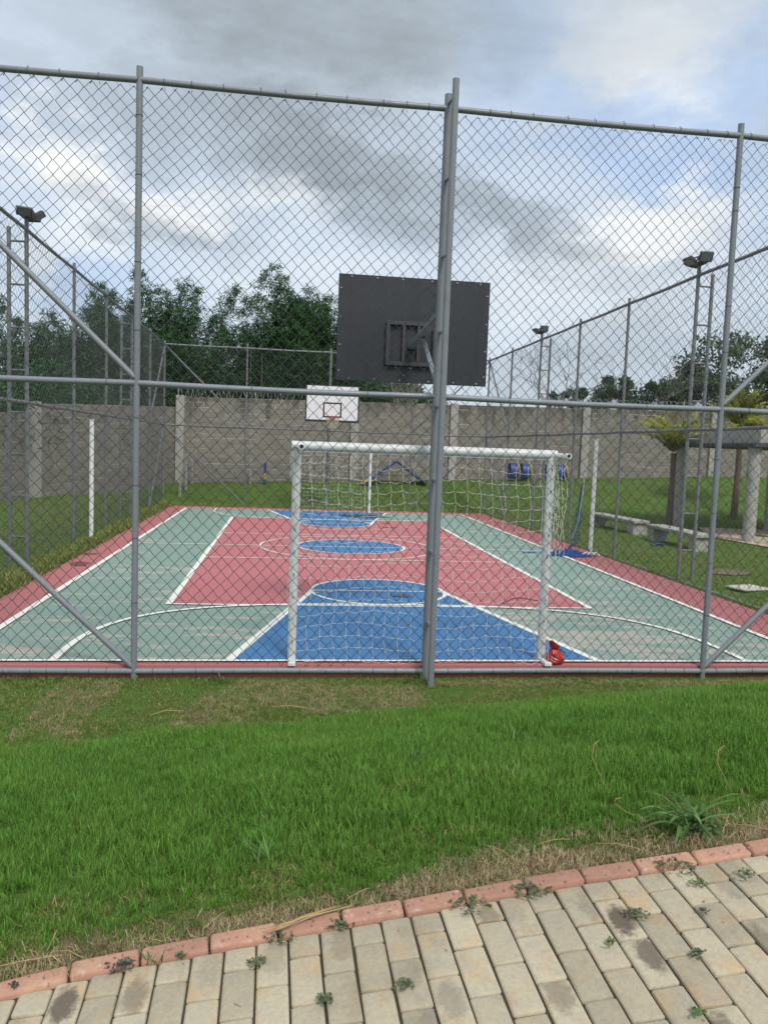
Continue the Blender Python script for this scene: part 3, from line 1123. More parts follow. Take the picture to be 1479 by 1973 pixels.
def goal(label, x0, x1, y, back, top, net=True):
    t = thing('football_goal', label, 'goal', ((x0 + x1) / 2, y, .0), 0 if back < 0 else PI, 'white goals at the two ends of the court')
    w = (x1 - x0) / 2
    for s in (-1, 1):
        mb = MB()
        mb.tube([(s * w, 0, 0), (s * w, 0, top + .01)], .043, 18)
        obj('goalpost', mb, 'white_paint', t)
    mb = MB()
    mb.tube([(-w - .055, 0, top), (w + .055, 0, top)], .05, 18)
    obj('crossbar', mb, 'white_paint', t)
    for s in (-1, 1):
        mb = MB()
        xs = s * (w + .005)
        n = 14
        e = -.19
        lean = (.045 if s < 0 else .12) if back < 0 else 0.0
        xs += lean
        ring_o = [(xs + .030 * math.cos(2 * PI * k / n), e, top - .008 + .030 * math.sin(2 * PI * k / n)) for k in range(n)]
        ring_b = [(p[0] - lean, .0, p[2]) for p in ring_o]
        ring_i = [(xs + .022 * math.cos(2 * PI * k / n), e, top - .008 + .022 * math.sin(2 * PI * k / n)) for k in range(n)]
        ring_d = [(p[0] - lean * .8, e + .15, p[2]) for p in ring_i]
        fs = []
        for k in range(n):
            k2 = (k + 1) % n
            fs += [(k, k2, n + k2, n + k), (k, 2 * n + k, 2 * n + k2, k2), (2 * n + k, 3 * n + k, 3 * n + k2, 2 * n + k2)]
        fs.append(tuple(range(3 * n, 4 * n)))
        mb.add(ring_o + ring_b + ring_i + ring_d, fs, True)
        stub = obj('net_arm', mb, 'white_paint', t)
        mb = MB()
        mb.tube([(xs, e + .01, top - .008), (xs, e + .0125, top - .008)], .0205, 14)
        obj('bore_shade', mb, 'black_paint', stub)  # black disc painting in the darkness inside the open tube end
        mb = MB()
        mb.bbox((s * w, -.13, .02), (.075, .25, .04), .006)
        obj('foot', mb, 'white_paint', t)
    for s in (-1, 1):
        mb = MB()
        for k in range(9):
            z = .2 + k * (top - .35) / 8
            mb.ring((s * w, -.045, z), (1, 0, .2), .012, .004, 8, 4)
        q = obj('net_hook', mb, 'dark_steel', t)
        q['kind'] = 'stuff'
    mb = MB()
    if net:
        def backf(u, v):
            sag = .10 * math.sin(PI * v) * (1 - .3 * u)
            return (-w + .02 + 2 * w * u * (1 - .0 * v), -.05 - .11 * min(1, v * 1.6), top - .05 - (top - .08) * v)
        wavy_net(mb, backf, 20, 17, .0019, 4, .034)

        def sidef(s):
            return lambda u, v: (s * (w + .012) + .035 * math.sin(v * 7) * u, -.03 - .15 * u * (1 - .25 * v), top - .04 - (top - .10) * v)
        for s in (-1, 1):
            wavy_net(mb, sidef(s), 2, 17, .0024, 9 + s, .026)
        # slack part of the net hanging off the right arm
        def slack(u, v):
            return (w + .05 + .07 * u + .012 * math.sin(v * 9 + u * 4), -.03 - .13 * u + .02 * math.sin(v * 6), top - .05 - v * (.95 + .10 * math.sin(u * 3)))
        wavy_net(mb, slack, 3, 11, .0028, 17, .035)
    else:
        wavy_net(mb, lambda u, v: (-w + 2 * w * u, -.05 - .14 * min(1, v * 1.6), top - .05 - (top - .08) * v), 14, 12, .003, 5, .02)
    obj('net', mb, 'net_cord', t)
    return t


goal('near white goal with its net, close behind the front fence', .112, 2.757, .245, -1, 2.19)
goal('far white goal mostly hidden behind the near one, below the far hoop', .28, 2.78, 17.95, 1, 2.18, True)

# ------------------------------------------------------------------ volleyball posts and net
for lab, x, y in (('white volleyball post on the left, in the grass by the left fence', -4.02, 9.3), ('white volleyball post on the right, by the heap of blue net', 7.06, 9.55)):
    t = thing('volleyball_post', lab, 'volleyball post', (x, y, 0), 0, 'volleyball posts')
    mb = MB()
    mb.tube([(0, 0, -.1), (0, 0, 2.55)], .045, 16)
    obj('tube', mb, 'white_paint', t)
    mb = MB()
    mb.tube([(0, 0, 2.551), (0, 0, 2.57)], .047, 16)
    obj('cap', mb, 'white_paint', t)
    mb = MB()
    for z in (.9, 1.5, 2.42):
        mb.ring((0, 0, z), (0, 0, 1), .048, .006, 14, 5)
    obj('net_collar', mb, 'white_paint', t)['kind'] = 'stuff'

t = thing('volleyball_net', 'blue volleyball net lying in a tangled heap at the right court edge', 'volleyball net', (6.15, 8.65, 0))
mb = MB()
g = random.Random(12)
for k in range(70):
    pts = []
    p = Vector((g.gauss(0, .26), g.gauss(0, .20), .03))
    d = g.uniform(0, 2 * PI)
    for q in range(9):
        rr = math.hypot(p.x / .60, p.y / .42)
        pts.append(Vector((p.x, p.y, max(.006, min(.14, .15 * (1 - rr)) * g.uniform(.3, 1)))))
        d += g.uniform(-1.1, 1.1)
        if rr > .8:
            d = math.atan2(-p.y, -p.x) + g.uniform(-.8, .8)
        p = p + Vector((math.cos(d), math.sin(d), 0)) * .10
    mb.tube(pts, g.choice((.006, .009, .014, .02)), 5)
obj('heap', mb, 'net_blue', t)
mb = MB()
for k in range(3):
    a = .3 * k
    mb.tube([(.28 + .1 * k, -.2 - .04 * k, .05), (.42 + .09 * k, -.14, .09), (.56 + .05 * k, -.05 - .1 * k, .03)], .017, 6)
obj('headband', mb, 'white_paint', t)
mb = MB()


def hang(u, v):
    k = .15 + .85 * v
    return (1.02 - .03 * v, 1.95 - .15 * v + u * .62 * k - (1 - v) * .1, 1.55 - 1.5 * v - .16 * u * (1 - v))


wavy_net(mb, hang, 7, 20, .0042, 3, .03)
mb.tube([(1.0, 2.0, .04), (.55, 1.3, .03), (.25, .3, .06)], .02, 6)
obj('hanging_end', mb, 'net_blue', t)
mb = MB()
mb.tube([(1.0, 1.72, 1.80), (.98, 1.76, 1.2), (.97, 1.9, .55), (.90, 2.1, .12)], .014, 8)
mb.ring((1.0, 1.72, 1.83), (1, 0, 0), .03, .012, 10, 6)
obj('tie_rope', mb, 'rope_pale', t)


# ------------------------------------------------------------------ red bag by the goal post
def red_bag():
    t = thing('drawstring_bag', 'crumpled red bag with black and silver stripes slumped against the right goalpost', 'bag', (2.868, .10, .006), .15)
    H_ = [0, .012, .03, .055, .085, .110, .130, .147, .160]
    RX = [.070, .088, .096, .098, .092, .078, .060, .043, .034]
    OX = [.0, .0, .002, .004, .002, -.004, -.010, -.014, -.018]

    def pos(a, h, off=0.0):
        r, ox = np.interp(h, H_, RX), np.interp(h, H_, OX)
        q = mnoise.noise(Vector((math.cos(a) * 1.7, math.sin(a) * 1.7, h * 14)))
        q2 = mnoise.noise(Vector((math.cos(a) * 4.5 + 7, math.sin(a) * 4.5, h * 38)))
        pleat = .10 * math.sin(a * 9 + 2 * math.sin(h * 40)) * np.interp(h, [.05, .16], [0, 1])
        f = 1 + .17 * q + .10 * q2 + pleat
        return Vector((ox + (r * f + off) * math.cos(a), (r * .84 * f + off) * math.sin(a), h + .008 * q2))
    n, m = 44, 20
    hs = [.160 * (i / (m - 1)) for i in range(m)]
    mb = MB()
    mb.add([pos(2 * PI * k / n, h) for h in hs for k in range(n)], [(i * n + k, i * n + (k + 1) % n, (i + 1) * n + (k + 1) % n, (i + 1) * n + k) for i in range(m - 1) for k in range(n)], True)
    obj('body', mb, 'bag_red', t)
    mb = MB()                                            # gathered mouth: a flat pleated flap folded over to the left
    rings = [(.156, -.018, .034, .028, 0), (.170, -.020, .044, .030, .004), (.190, -.026, .056, .026, .014), (.212, -.034, .060, .020, .024), (.230, -.044, .050, .014, .026), (.243, -.056, .026, .008, .018)]
    vs = []
    n2 = 32
    for i, (h, ox, rx, ry, tl) in enumerate(rings):
        for k in range(n2):
            a = 2 * PI * k / n2
            f = 1 + .16 * math.sin(a * 7 + i) + .10 * mnoise.noise(Vector((math.cos(a) * 3, math.sin(a) * 3, h * 30)))
            vs.append((ox + rx * f * math.cos(a), ry * f * math.sin(a) - .01 * i, h - tl * math.cos(a)))
    fs = [(i * n2 + k, i * n2 + (k + 1) % n2, (i + 1) * n2 + (k + 1) % n2, (i + 1) * n2 + k) for i in range(5) for k in range(n2)]
    fs.append(tuple(range(5 * n2, 6 * n2)))
    mb.add(vs, fs, True)
    obj('gathered_mouth', mb, 'bag_red', t)
    for nm, mat, bs in (('black_stripe', 'bag_black', [(-2.75, -1.75, .112, .068, .016), (-1.05, -.2, .132, .125, .020), (-2.8, -2.35, .045, .012, .016), (-.75, -.3, .035, .015, .014), (-1.5, -1.2, .10, .085, .010)]),
                        ('silver_stripe', 'bag_silver', [(-2.7, -1.5, .096, .044, .009), (-2.6, -2.15, .062, .040, .012), (-1.25, -.7, .115, .022, .010), (-1.05, -.45, .085, .050, .008), (-2.2, -1.9, .03, .05, .008)])):
        for a0, a1, h0, h1, w in bs:
            v, k = [], 11
            for i in range(k):
                q = i / (k - 1)
                a, h = a0 + (a1 - a0) * q, h0 + (h1 - h0) * q
                ww = w * math.sin(PI * (.10 + .8 * q))
                for sg in (-1, 1):
                    v.append(pos(a, max(.002, h + sg * ww / 2), .0025))
            mb = MB()
            mb.add(v, [(2 * i, 2 * i + 2, 2 * i + 3, 2 * i + 1) for i in range(k - 1)], True)
            obj(nm, mb, mat, t)
    mb = MB()
    mb.ring((-.018, 0, .159), (.1, 0, 1), .035, .005, 16, 5)
    mb.tube([(.012, -.024, .158), (.04, -.055, .146), (.07, -.07, .128), (.085, -.06, .118)], .005, 6)
    obj('drawstring', mb, 'bag_black', t)


red_bag()

mb = MB()
pts = [(3.18, 3.12), (3.22, 3.22), (3.15, 3.17), (3.26, 3.28), (3.40, 3.50), (3.54, 3.58), (3.68, 3.46), (3.82, 3.26), (3.95, 3.2)]
mb.tube([(x, y, .022) for x, y in pts], .006, 5)
tag(obj('loose_cord', mb, 'cable'), 'thin black cord lying curled on the red court near the right goalpost', 'cord')

# ------------------------------------------------------------------ block walls
BW, BH = .40, .20


def block_mesh():
    mb = MB()
    mb.bbox((0, 0, 0), (BW - .016, .13, BH - .022), .007)
    return mb.mesh('block')


def half_mesh():
    mb = MB()
    mb.bbox((0, 0, 0), (BW / 2 - .016, .13, BH - .022), .007)
    return mb.mesh('block')


BM, BHM = block_mesh(), half_mesh()
for m_ in (BM, BHM):
    m_.materials.append(MAT['block'])


def block_wall(label, a, b, za, zb, ztop_a, ztop_b, pil, limit, stack_top=True):
    a, b = Vector(a), Vector(b)
    d = (b - a)
    L = d.length
    ang = math.atan2(d.y, d.x)
    t = thing('block_wall', label, 'wall', (a.x, a.y, 0), ang)
    slope = (ztop_b - ztop_a) / L
    top = lambda s: ztop_a + slope * s
    mb = MB()       # mortar core, a little behind the block faces
    v = [(0, 0, -.3), (L, 0, -.3), (L, 0, ztop_b), (0, 0, ztop_a)]
    th = .17
    vs = [(x, -.058, z) for x, y, z in v] + [(x, th - .058, z) for x, y, z in v]
    mb.add(vs, [(0, 1, 2, 3), (7, 6, 5, 4), (0, 4, 5, 1), (1, 5, 6, 2), (2, 6, 7, 3), (3, 7, 4, 0)])
    obj('mortar_bed', mb, 'mortar', t)
    spots = []
    rows = int((max(ztop_a, ztop_b) - min(za, zb)) / BH) + 2
    for r in range(rows):
        s = 0.0
        if r % 2 and r:
            s = -BW / 2
        while s < L:
            w = BW
            c = s + BW / 2
            if c > 0 and c < L:
                z = top(c) - BH * (r + .5)
                foot = za + (zb - za) * c / L
                if z > foot - .15:
                    spots.append((c, z))
            s += BW
    g = random.Random(int(a.x * 10))
    camp = Vector((0, -7.65, 2.2))
    inv = lambda c: (a + d * (c / L))
    spots.sort(key=lambda q: (inv(q[0]) - camp.xy).length)
    rest = MB()
    tints = []
    tilt = -math.atan(slope)
    for i, (c, z) in enumerate(spots):
        off = g.uniform(-.004, .004)
        if i < limit:
            o = bpy.data.objects.new('block', BM)
            COL.objects.link(o)
            o.parent = t
            o.location = (c + g.uniform(-.003, .003), off, z + g.uniform(-.003, .003))
            o.rotation_euler = (0, tilt + g.uniform(-.004, .004), g.uniform(-.006, .006))
        else:
            n0 = len(rest.v)
            rest.box((c, off, z), (BW - .016, .13, BH - .022), (0, tilt, 0))
            tints += [g.random()] * (len(rest.v) - n0)
    if tints:
        o = obj('block_course', rest, 'block_joined', t)
        at = o.data.attributes.new('tint', 'FLOAT', 'POINT')
        at.data.foreach_set('value', tints)
        o['kind'] = 'stuff'
    for p in pil:
        mb = MB()
        zt = top(p) + .05
        mb.bbox((p, -.06, (zt - .3) / 2), (.31, .24, zt + .3), .012)
        obj('pilaster', mb, 'concrete', t)
    return t


WX0, WX1 = -4.25, 22.2
block_wall('long grey concrete block wall behind the far fence', (WX0, 24.0), (WX1, 24.0), .5, 1.5, 3.90, 4.27, [.10, 6.98, 11.05, 16.68, 22.4], 300)
block_wall('left boundary block wall slanting towards the camera', (-7.32, 15.95), (-4.36, 24.02), .36, .44, 3.10, 3.50, [.14], 300)
block_wall('lower step of the left block wall, nearest the camera', (-8.6, 9.5), (-7.42, 15.8), .32, .36, 2.72, 2.80, [], 200)


def razor(label, a, b, r=.21, pitch=.24):
    a, b = Vector(a), Vector(b)
    L = (b - a).length
    n = int(L / pitch)
    g = random.Random(4)
    pts = []
    d = (b - a).normalized()
    s = Vector((-d.y, d.x, 0)).normalized()
    for i in range(n * 10):
        q = i / 10
        an = 2 * PI * q
        rr = r * (1 + .12 * math.sin(q * .9))
        pts.append(a + d * (q * pitch + .05 * math.sin(q * 1.3)) + s * rr * math.cos(an) + Vector((0, 0, 1)) * (rr * math.sin(an) + r * .92))
    mb = MB()
    mb.tube(pts, .0085, 4)
    for i in range(0, len(pts), 3):
        p = pts[i]
        mb.box(p, (.05, .004, .018), (g.uniform(0, 3), g.uniform(0, 3), g.uniform(0, 3)))
    for i in range(int(L / 3) + 1):
        p = a + d * min(L, i * 3.0)
        mb.tube([p + Vector((0, 0, -.15)), p + Vector((0, 0, .45))], .014, 6)
    tag(obj('razor_wire', mb, 'razor'), label, 'razor wire', 'razor wire coils on the wall tops')


razor('coil of razor wire along the far wall top, left of the far hoop', (WX0, 24.05, 3.90), (3.0, 24.05, 4.0))
razor('coil of razor wire along the far wall top, in front of the right trees', (10.8, 24.05, 4.11), (21.0, 24.05, 4.25))

# ------------------------------------------------------------------ brick path
path = MB()
vs, fs = [], []
ys = np.linspace(-9.6, -4.5, 24)
xs = np.linspace(-3.2, 4.6, 40)
for x in xs:
    top_y = float(border_y(x)) - .004
    for k in range(12):
        y = top_y + (-9.6 - top_y) * k / 11
        vs.append((x, y, float(zpath(x, y)) - .0105))
for i in range(len(xs) - 1):
    for k in range(11):
        q = i * 12 + k
        fs.append((q, q + 1, q + 13, q + 12))
path.add(vs, fs, True)
path = obj('brick_path', path, 'joint_sand')
path['kind'] = 'structure'


def slab_mesh(name, w, l, h, b, seed, mat):
    """stone with chipped-in corners and worn, chamfered edges; top at z=0"""
    g = random.Random(seed)
    c = b * 1.1
    out = []
    hw, hl = w / 2, l / 2
    for sx, sy in ((-1, -1), (1, -1), (1, 1), (-1, 1)):
        p = [(sx * hw, sy * (hl - c)), (sx * (hw - c), sy * hl)]
        if sx * sy > 0:
            p = p
        else:
            p = p[::-1]
        out += p
    # order them round
    out.sort(key=lambda q: math.atan2(q[1] * w / l, q[0]))
    n = len(out)
    j = lambda s: g.uniform(-s, s)
    r0 = [(x, y, -h) for x, y in out]
    r1 = [(x + j(.0012), y + j(.0015), -b * .9 + j(.001)) for x, y in out]
    r2 = [(x * (1 - .75 * b / hw) + j(.0012), y * (1 - .75 * b / hl) + j(.0012), -b * .22 + j(.0006)) for x, y in out]
    r3 = [(x * (1 - 1.7 * b / hw) + j(.0012), y * (1 - 1.7 * b / hl) + j(.0012), 0.0) for x, y in out]
    mb = MB()
    f = [tuple(range(3 * n, 4 * n))]
    sm_ = [False]
    for k in range(3):
        for i in range(n):
            i2 = (i + 1) % n
            f.append((k * n + i, k * n + i2, (k + 1) * n + i2, (k + 1) * n + i))
    mb.add(r0 + r1 + r2 + r3, f, True)
    me = mb.mesh(name)
    me.materials.append(MAT[mat])
    return me


PW, PLn = .1035, .207
GAP = .0065
full = [slab_mesh('paver', PW - GAP, PLn - GAP, .05, .0050, 10 + k, 'paver') for k in range(6)]
halfm = [slab_mesh('paver', PW - GAP, PLn / 2 - GAP, .05, .0050, 30 + k, 'paver') for k in range(4)]
TH = math.radians(.9)
e1 = Vector((math.cos(TH), math.sin(TH)))
e2 = Vector((-math.sin(TH), math.cos(TH)))
nrm = Vector((-.10456, -.03737, 1)).normalized()
ex = Vector((e1.x, e1.y, .10456 * e1.x + .03737 * e1.y)).normalized()
ey = nrm.cross(ex)
RB = Matrix((ex, ey, nrm)).transposed()
g = random.Random(21)
STAINS = [((1.14, -5.40), .95, (0, .01)), ((1.18, -5.60), .8, (.02, .03)), ((-.65, -5.30), .9, (0, 0)), ((-.44, -5.33), .55, (0, .03)), ((.68, -5.21), .55, (0, .04)), ((.79, -5.55), .5, (0, -.05)),
          ((1.28, -5.74), .7, (.03, 0)), ((.55, -5.61), .35, (0, 0)), ((1.56, -5.45), .5, (.03, 0)), ((.40, -5.45), .2, (0, .05)), ((.86, -5.75), .35, (0, 0))]
camxy = Vector((0, -7.65))
n_pav = 0
cols = range(-26, 36)
pav = []
for ci in cols:
    uu = ci * PW + .123         # column phase from the photo
    base = e1 * uu
    # where this column meets the border course
    xx = base.x - e2.x * 5.1
    yt = float(border_y(xx)) - .068
    v0 = (yt - base.y) / e2.y
    odd = ci % 2
    v = v0 + (.002 if odd else .002)
    k = 0
    while True:
        half = (k == 0 and odd)
        ln = PLn / 2 if half else PLn
        cv = v - ln / 2
        p = base + e2 * cv
        if p.y < -7.3:
            break
        pav.append((p, half))
        v -= ln
        k += 1
# keep those that fall in or near the frame
pav = [(p, h) for p, h in pav if -1.35 < p.x < 2.75 and p.y > -6.75 and abs(p.x - .45 - .12 * (p.y + 7.6)) < 1.05 + .62 * (p.y + 7.4) * .75]
pav.sort(key=lambda q: -q[0].y)
lim = 298
mbr = MB()
for i, (p, h) in enumerate(pav):
    me = g.choice(halfm if h else full)
    o = bpy.data.objects.new('paver', me)
    COL.objects.link(o)
    o.parent = path
    dz = g.uniform(-.0025, .0022)
    o.location = (p.x + g.uniform(-.0012, .0012), p.y + g.uniform(-.0016, .0016), float(zpath(p.x, p.y)) + dz)
    o.rotation_euler = (RB @ Euler((g.uniform(-.008, .008), g.uniform(-.01, .01), g.uniform(-.012, .012))).to_matrix() @ Matrix.Rotation(PI * g.randint(0, 1), 3, 'Z')).to_euler()
    best, bi = 9, None
    for sp, am, off in STAINS:
        dd = (Vector(sp) - p)
        if abs(dd.dot(e1)) < PW / 2 and abs(dd.dot(e2)) < (PLn / 4 if h else PLn / 2):
            bi = (am, off)
    if bi:
        o['stain'] = float(bi[0])
        o['stain_at'] = (float(bi[1][0]), float(bi[1][1]), 0.0)
    elif g.random() < .12:
        o['stain'] = g.uniform(.1, .3)
        o['stain_at'] = (g.uniform(-.04, .04), g.uniform(-.08, .08), 0.0)
    else:
        o['stain'] = 0.0
        o['stain_at'] = (0.0, 0.0, 0.0)
    n_pav += 1

BX = [-1.28, -1.065, -.855, -.643, -.429, -.21, .012, .229, .444, .661, .886, 1.10, 1.309, 1.535, 1.755, 1.97, 2.185, 2.40, 2.62]
for i, (x0, x1) in enumerate(zip(BX[:-1], BX[1:])):
    me = slab_mesh('border_brick', (x1 - x0) - .007, .068, .07, .0065, 50 + i, 'border')
    o = bpy.data.objects.new('border_brick', me)
    COL.objects.link(o)
    o.parent = path
    xm = (x0 + x1) / 2
    y0, y1 = float(border_y(x0)), float(border_y(x1))
    ym = (y0 + y1) / 2 - .034
    ang = math.atan2(y1 - y0, x1 - x0)
    ax = Vector((math.cos(ang), math.sin(ang), .10456 * math.cos(ang) + .03737 * math.sin(ang))).normalized()
    ay = nrm.cross(ax)
    R = Matrix((ax, ay, nrm)).transposed()
    o.location = (xm, ym, float(zpath(xm, ym)) + .016 + g.uniform(-.003, .003))
    o.rotation_euler = (R @ Euler((.12 + g.uniform(-.04, .04), g.uniform(-.012, .012), g.uniform(-.012, .012))).to_matrix()).to_euler()
    o['stain'] = 0.0
    o['stain_at'] = (0.0, 0.0, 0.0)

# ------------------------------------------------------------------ grass
TUFT = bpy.data.collections.new('tufts')      # sources for instancing, not part of the scene


def tuft(name, n, rad, h0, h1, w, lean, mat, seed, flat=False):
    q = np.random.default_rng(seed)
    V, Fq, tint, hg = [], [], [], []
    for k in range(n):
        a = q.uniform(0, 2 * PI)
        rr = rad * math.sqrt(q.uniform())
        base = np.array([rr * math.cos(a), rr * math.sin(a), -.008])
        h = q.uniform(h0, h1)
        la = q.uniform(0, 2 * PI)
        ln = abs(q.normal(0, lean)) + .06
        d = np.array([math.cos(la), math.sin(la), 0])
        sd = np.array([-math.sin(la + q.normal(0, .6)), math.cos(la + q.normal(0, .6)), 0])
        ww = w * q.uniform(.7, 1.25)
        tt = q.uniform()
        o = len(V)
        if flat:
            pts = [base + d * h * s + np.array([0, 0, .012 + .03 * q.uniform() * s * (1 - s) * 2 + (.02 * q.uniform() if s > .6 else 0)]) for s in (0, .4, .75, 1)]
        else:
            pts = [base + d * ln * h * s ** 1.9 + np.array([0, 0, h * s * (1 - .32 * ln * s)]) for s in (0, .4, .75, 1)]
        for i, (p, wf) in enumerate(zip(pts[:3], (.8, 1, .62))):
            V += [p - sd * ww * wf / 2, p + sd * ww * wf / 2]
            hg += [(0, .4, .75)[i]] * 2
        V.append(pts[3])
        hg.append(1.0)
        tint += [tt] * 7
        Fq += [(o, o + 1, o + 3, o + 2), (o + 2, o + 3, o + 5, o + 4), (o + 4, o + 5, o + 6, o + 6)]
    mb = bpy.data.meshes.new(name)
    mb.from_pydata([tuple(p) for p in V], [], [f if f[2] != f[3] else f[:3] for f in Fq])
    for nm, val in (('tint', tint), ('hgt', hg)):
        at = mb.attributes.new(nm, 'FLOAT', 'POINT')
        at.data.foreach_set('value', val)
    mb.polygons.foreach_set('use_smooth', [True] * len(mb.polygons))
    mb.materials.append(MAT[mat])
    mb.update()
    return mb


def gn_tree(name, meshes):
    c = bpy.data.collections.new(name)
    for i, m in enumerate(meshes):
        o = bpy.data.objects.new('%s_%02d' % (name, i), m)
        c.objects.link(o)
    ng = bpy.data.node_groups.new(name, 'GeometryNodeTree')
    ng.interface.new_socket('Geometry', in_out='INPUT', socket_type='NodeSocketGeometry')
    ng.interface.new_socket('Geometry', in_out='OUTPUT', socket_type='NodeSocketGeometry')
    N, L = ng.nodes, ng.links
    gi, go = N.new('NodeGroupInput'), N.new('NodeGroupOutput')
    ci = N.new('GeometryNodeCollectionInfo')
    ci.inputs['Collection'].default_value = c
    ci.inputs['Separate Children'].default_value = True
    ci.inputs['Reset Children'].default_value = True
    ip = N.new('GeometryNodeInstanceOnPoints')
    ip.inputs['Pick Instance'].default_value = True

    def named(nm, typ):
        a = N.new('GeometryNodeInputNamedAttribute')
        a.data_type = typ
        a.inputs['Name'].default_value = nm
        return a.outputs['Attribute']
    L.new(gi.outputs[0], ip.inputs['Points'])
    L.new(ci.outputs[0], ip.inputs['Instance'])
    L.new(named('idx', 'INT'), ip.inputs['Instance Index'])
    e = N.new('FunctionNodeEulerToRotation')
    L.new(named('rot', 'FLOAT_VECTOR'), e.inputs[0])
    L.new(e.outputs[0], ip.inputs['Rotation'])
    L.new(named('scl', 'FLOAT'), ip.inputs['Scale'])
    L.new(ip.outputs[0], go.inputs[0])
    return ng


def scatter(name, label_kind, P, rot, scl, meshes):
    n = len(P)
    me = bpy.data.meshes.new(name)
    me.vertices.add(n)
    me.vertices.foreach_set('co', np.asarray(P, np.float32).ravel())
    a = me.attributes.new('rot', 'FLOAT_VECTOR', 'POINT')
    a.data.foreach_set('vector', np.asarray(rot, np.float32).ravel())
    a = me.attributes.new('scl', 'FLOAT', 'POINT')
    a.data.foreach_set('value', np.asarray(scl, np.float32))
    a = me.attributes.new('idx', 'INT', 'POINT')
    a.data.foreach_set('value', rng.integers(0, len(meshes), n).astype(np.int32))
    me.update()
    o = link(name, me)
    md = o.modifiers.new('scatter', 'NODES')
    md.node_group = gn_tree(name, meshes)
    o['kind'] = 'stuff'
    o['label'] = label_kind
    return o


def vnoise(x, y, s, o=0):
    # cheap smooth value noise
    xi, yi = np.floor(x * s).astype(int), np.floor(y * s).astype(int)
    fx, fy = x * s - xi, y * s - yi
    fx, fy = fx * fx * (3 - 2 * fx), fy * fy * (3 - 2 * fy)
    h = lambda a, b: (np.sin((a * 127.1 + b * 311.7 + o * 74.7)) * 43758.5453) % 1.0
    return (h(xi, yi) * (1 - fx) + h(xi + 1, yi) * fx) * (1 - fy) + (h(xi, yi + 1) * (1 - fx) + h(xi + 1, yi + 1) * fx) * fy


def sample(x0, x1, y0, y1, dens, keep):
    n = int((x1 - x0) * (y1 - y0) * dens)
    x, y = rng.uniform(x0, x1, n), rng.uniform(y0, y1, n)
    k = keep(x, y)
    return x[k], y[k]


def in_view(x, y, m=1.2):
    # wedge seen from the path, with room to step aside
    d = y + 8.4
    return (x > -.42 * d - m) & (x < .72 * d + m)


def rots(n, tilt=.12):
    return np.stack([rng.normal(0, tilt, n), rng.normal(0, tilt, n), rng.uniform(0, 2 * PI, n)], -1)


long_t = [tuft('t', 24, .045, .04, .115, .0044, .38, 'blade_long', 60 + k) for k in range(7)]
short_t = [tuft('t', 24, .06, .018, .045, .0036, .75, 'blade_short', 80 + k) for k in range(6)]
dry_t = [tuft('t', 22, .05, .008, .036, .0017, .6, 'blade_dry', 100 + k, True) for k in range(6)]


def dist_border(x, y):
    return y - border_y(x) - .02


def keep_long(x, y):
    e = dist_border(x, y) - (-.02 + .13 * (vnoise(x, y, 1.6, 3) - .35) + .12 * (vnoise(x, y, 6, 8) - .5) + .16 * sm((x - .2) / 1.0))
    b = brow_y(x) - y + .55 * (vnoise(x, y, 2.3, 5) - .45) + .5 * (rng.random(len(x)) ** 3)
    th = vnoise(x, y, 1.1, 1)
    return (e > 0) & (b > 0) & in_view(x, y) & (rng.random(len(x)) < .45 + .85 * th)


x1, y1 = sample(-5, 9, -5.3, -.2, 1050, keep_long)
z1 = terrain(x1, y1)
sc1 = (.62 + .60 * vnoise(x1, y1, 1.3, 2)) * (.78 + .3 * vnoise(x1, y1, 6, 4)) * np.clip(.40 + (dist_border(x1, y1)) * 1.2, .40, 1) * np.clip(.62 + (brow_y(x1) - y1) * .8, .30, 1)
scatter('long_grass', 'lush green uncut grass on the bank in front of the fence', np.stack([x1, y1, z1], -1), rots(len(x1), .14), sc1, long_t)


def keep_short(x, y):
    fr = (y < .0) & (y > brow_y(x) - .35) & in_view(x, y)
    k = fr & (rng.random(len(x)) < .35 + .75 * vnoise(x, y, 2.2, 9))
    return k


x2, y2 = sample(-5, 9, -3.2, .02, 520, keep_short)
sc2 = .75 + .6 * vnoise(x2, y2, 2, 6)
# strip between lawn and border: sparse short green
x3, y3 = sample(-2.2, 4.2, -5.4, -4.4, 650, lambda x, y: (dist_border(x, y) > .02) & (dist_border(x, y) < .5) & (rng.random(len(x)) < .22 + .9 * sm((vnoise(x, y, 5, 12) - .36) / .25)))
sc3 = .55 + .5 * rng.random(len(x3))
# lawns beside and behind the court


def keep_lawn(x, y):
    a = (x < -3.78 - .12 * vnoise(x, y, 2, 3)) & (x > -9.0)
    b = (x > 6.97 + .10 * vnoise(x, y, 2, 7))
    c = (y > 19.17) & (y < 23.9)
    q = (x > -9) & (y < 23.85)
    sand = (x > 11.85 + .25 * np.clip(y - 12.2, 0, 3)) & (y < 15.0 - (x - 12.78) * .3) & (y > 10.5 - (x - 12.14) * .19) & (x < 19)
    return (a | b | c) & q & in_view(x, y, 2) & ~sand & (rng.random(len(x)) < .30 + .8 * vnoise(x, y, 1.3, 10))


x4, y4 = sample(-9, 19, .1, 23.9, 68, keep_lawn)
sc4 = (1.25 + .9 * rng.random(len(x4)))
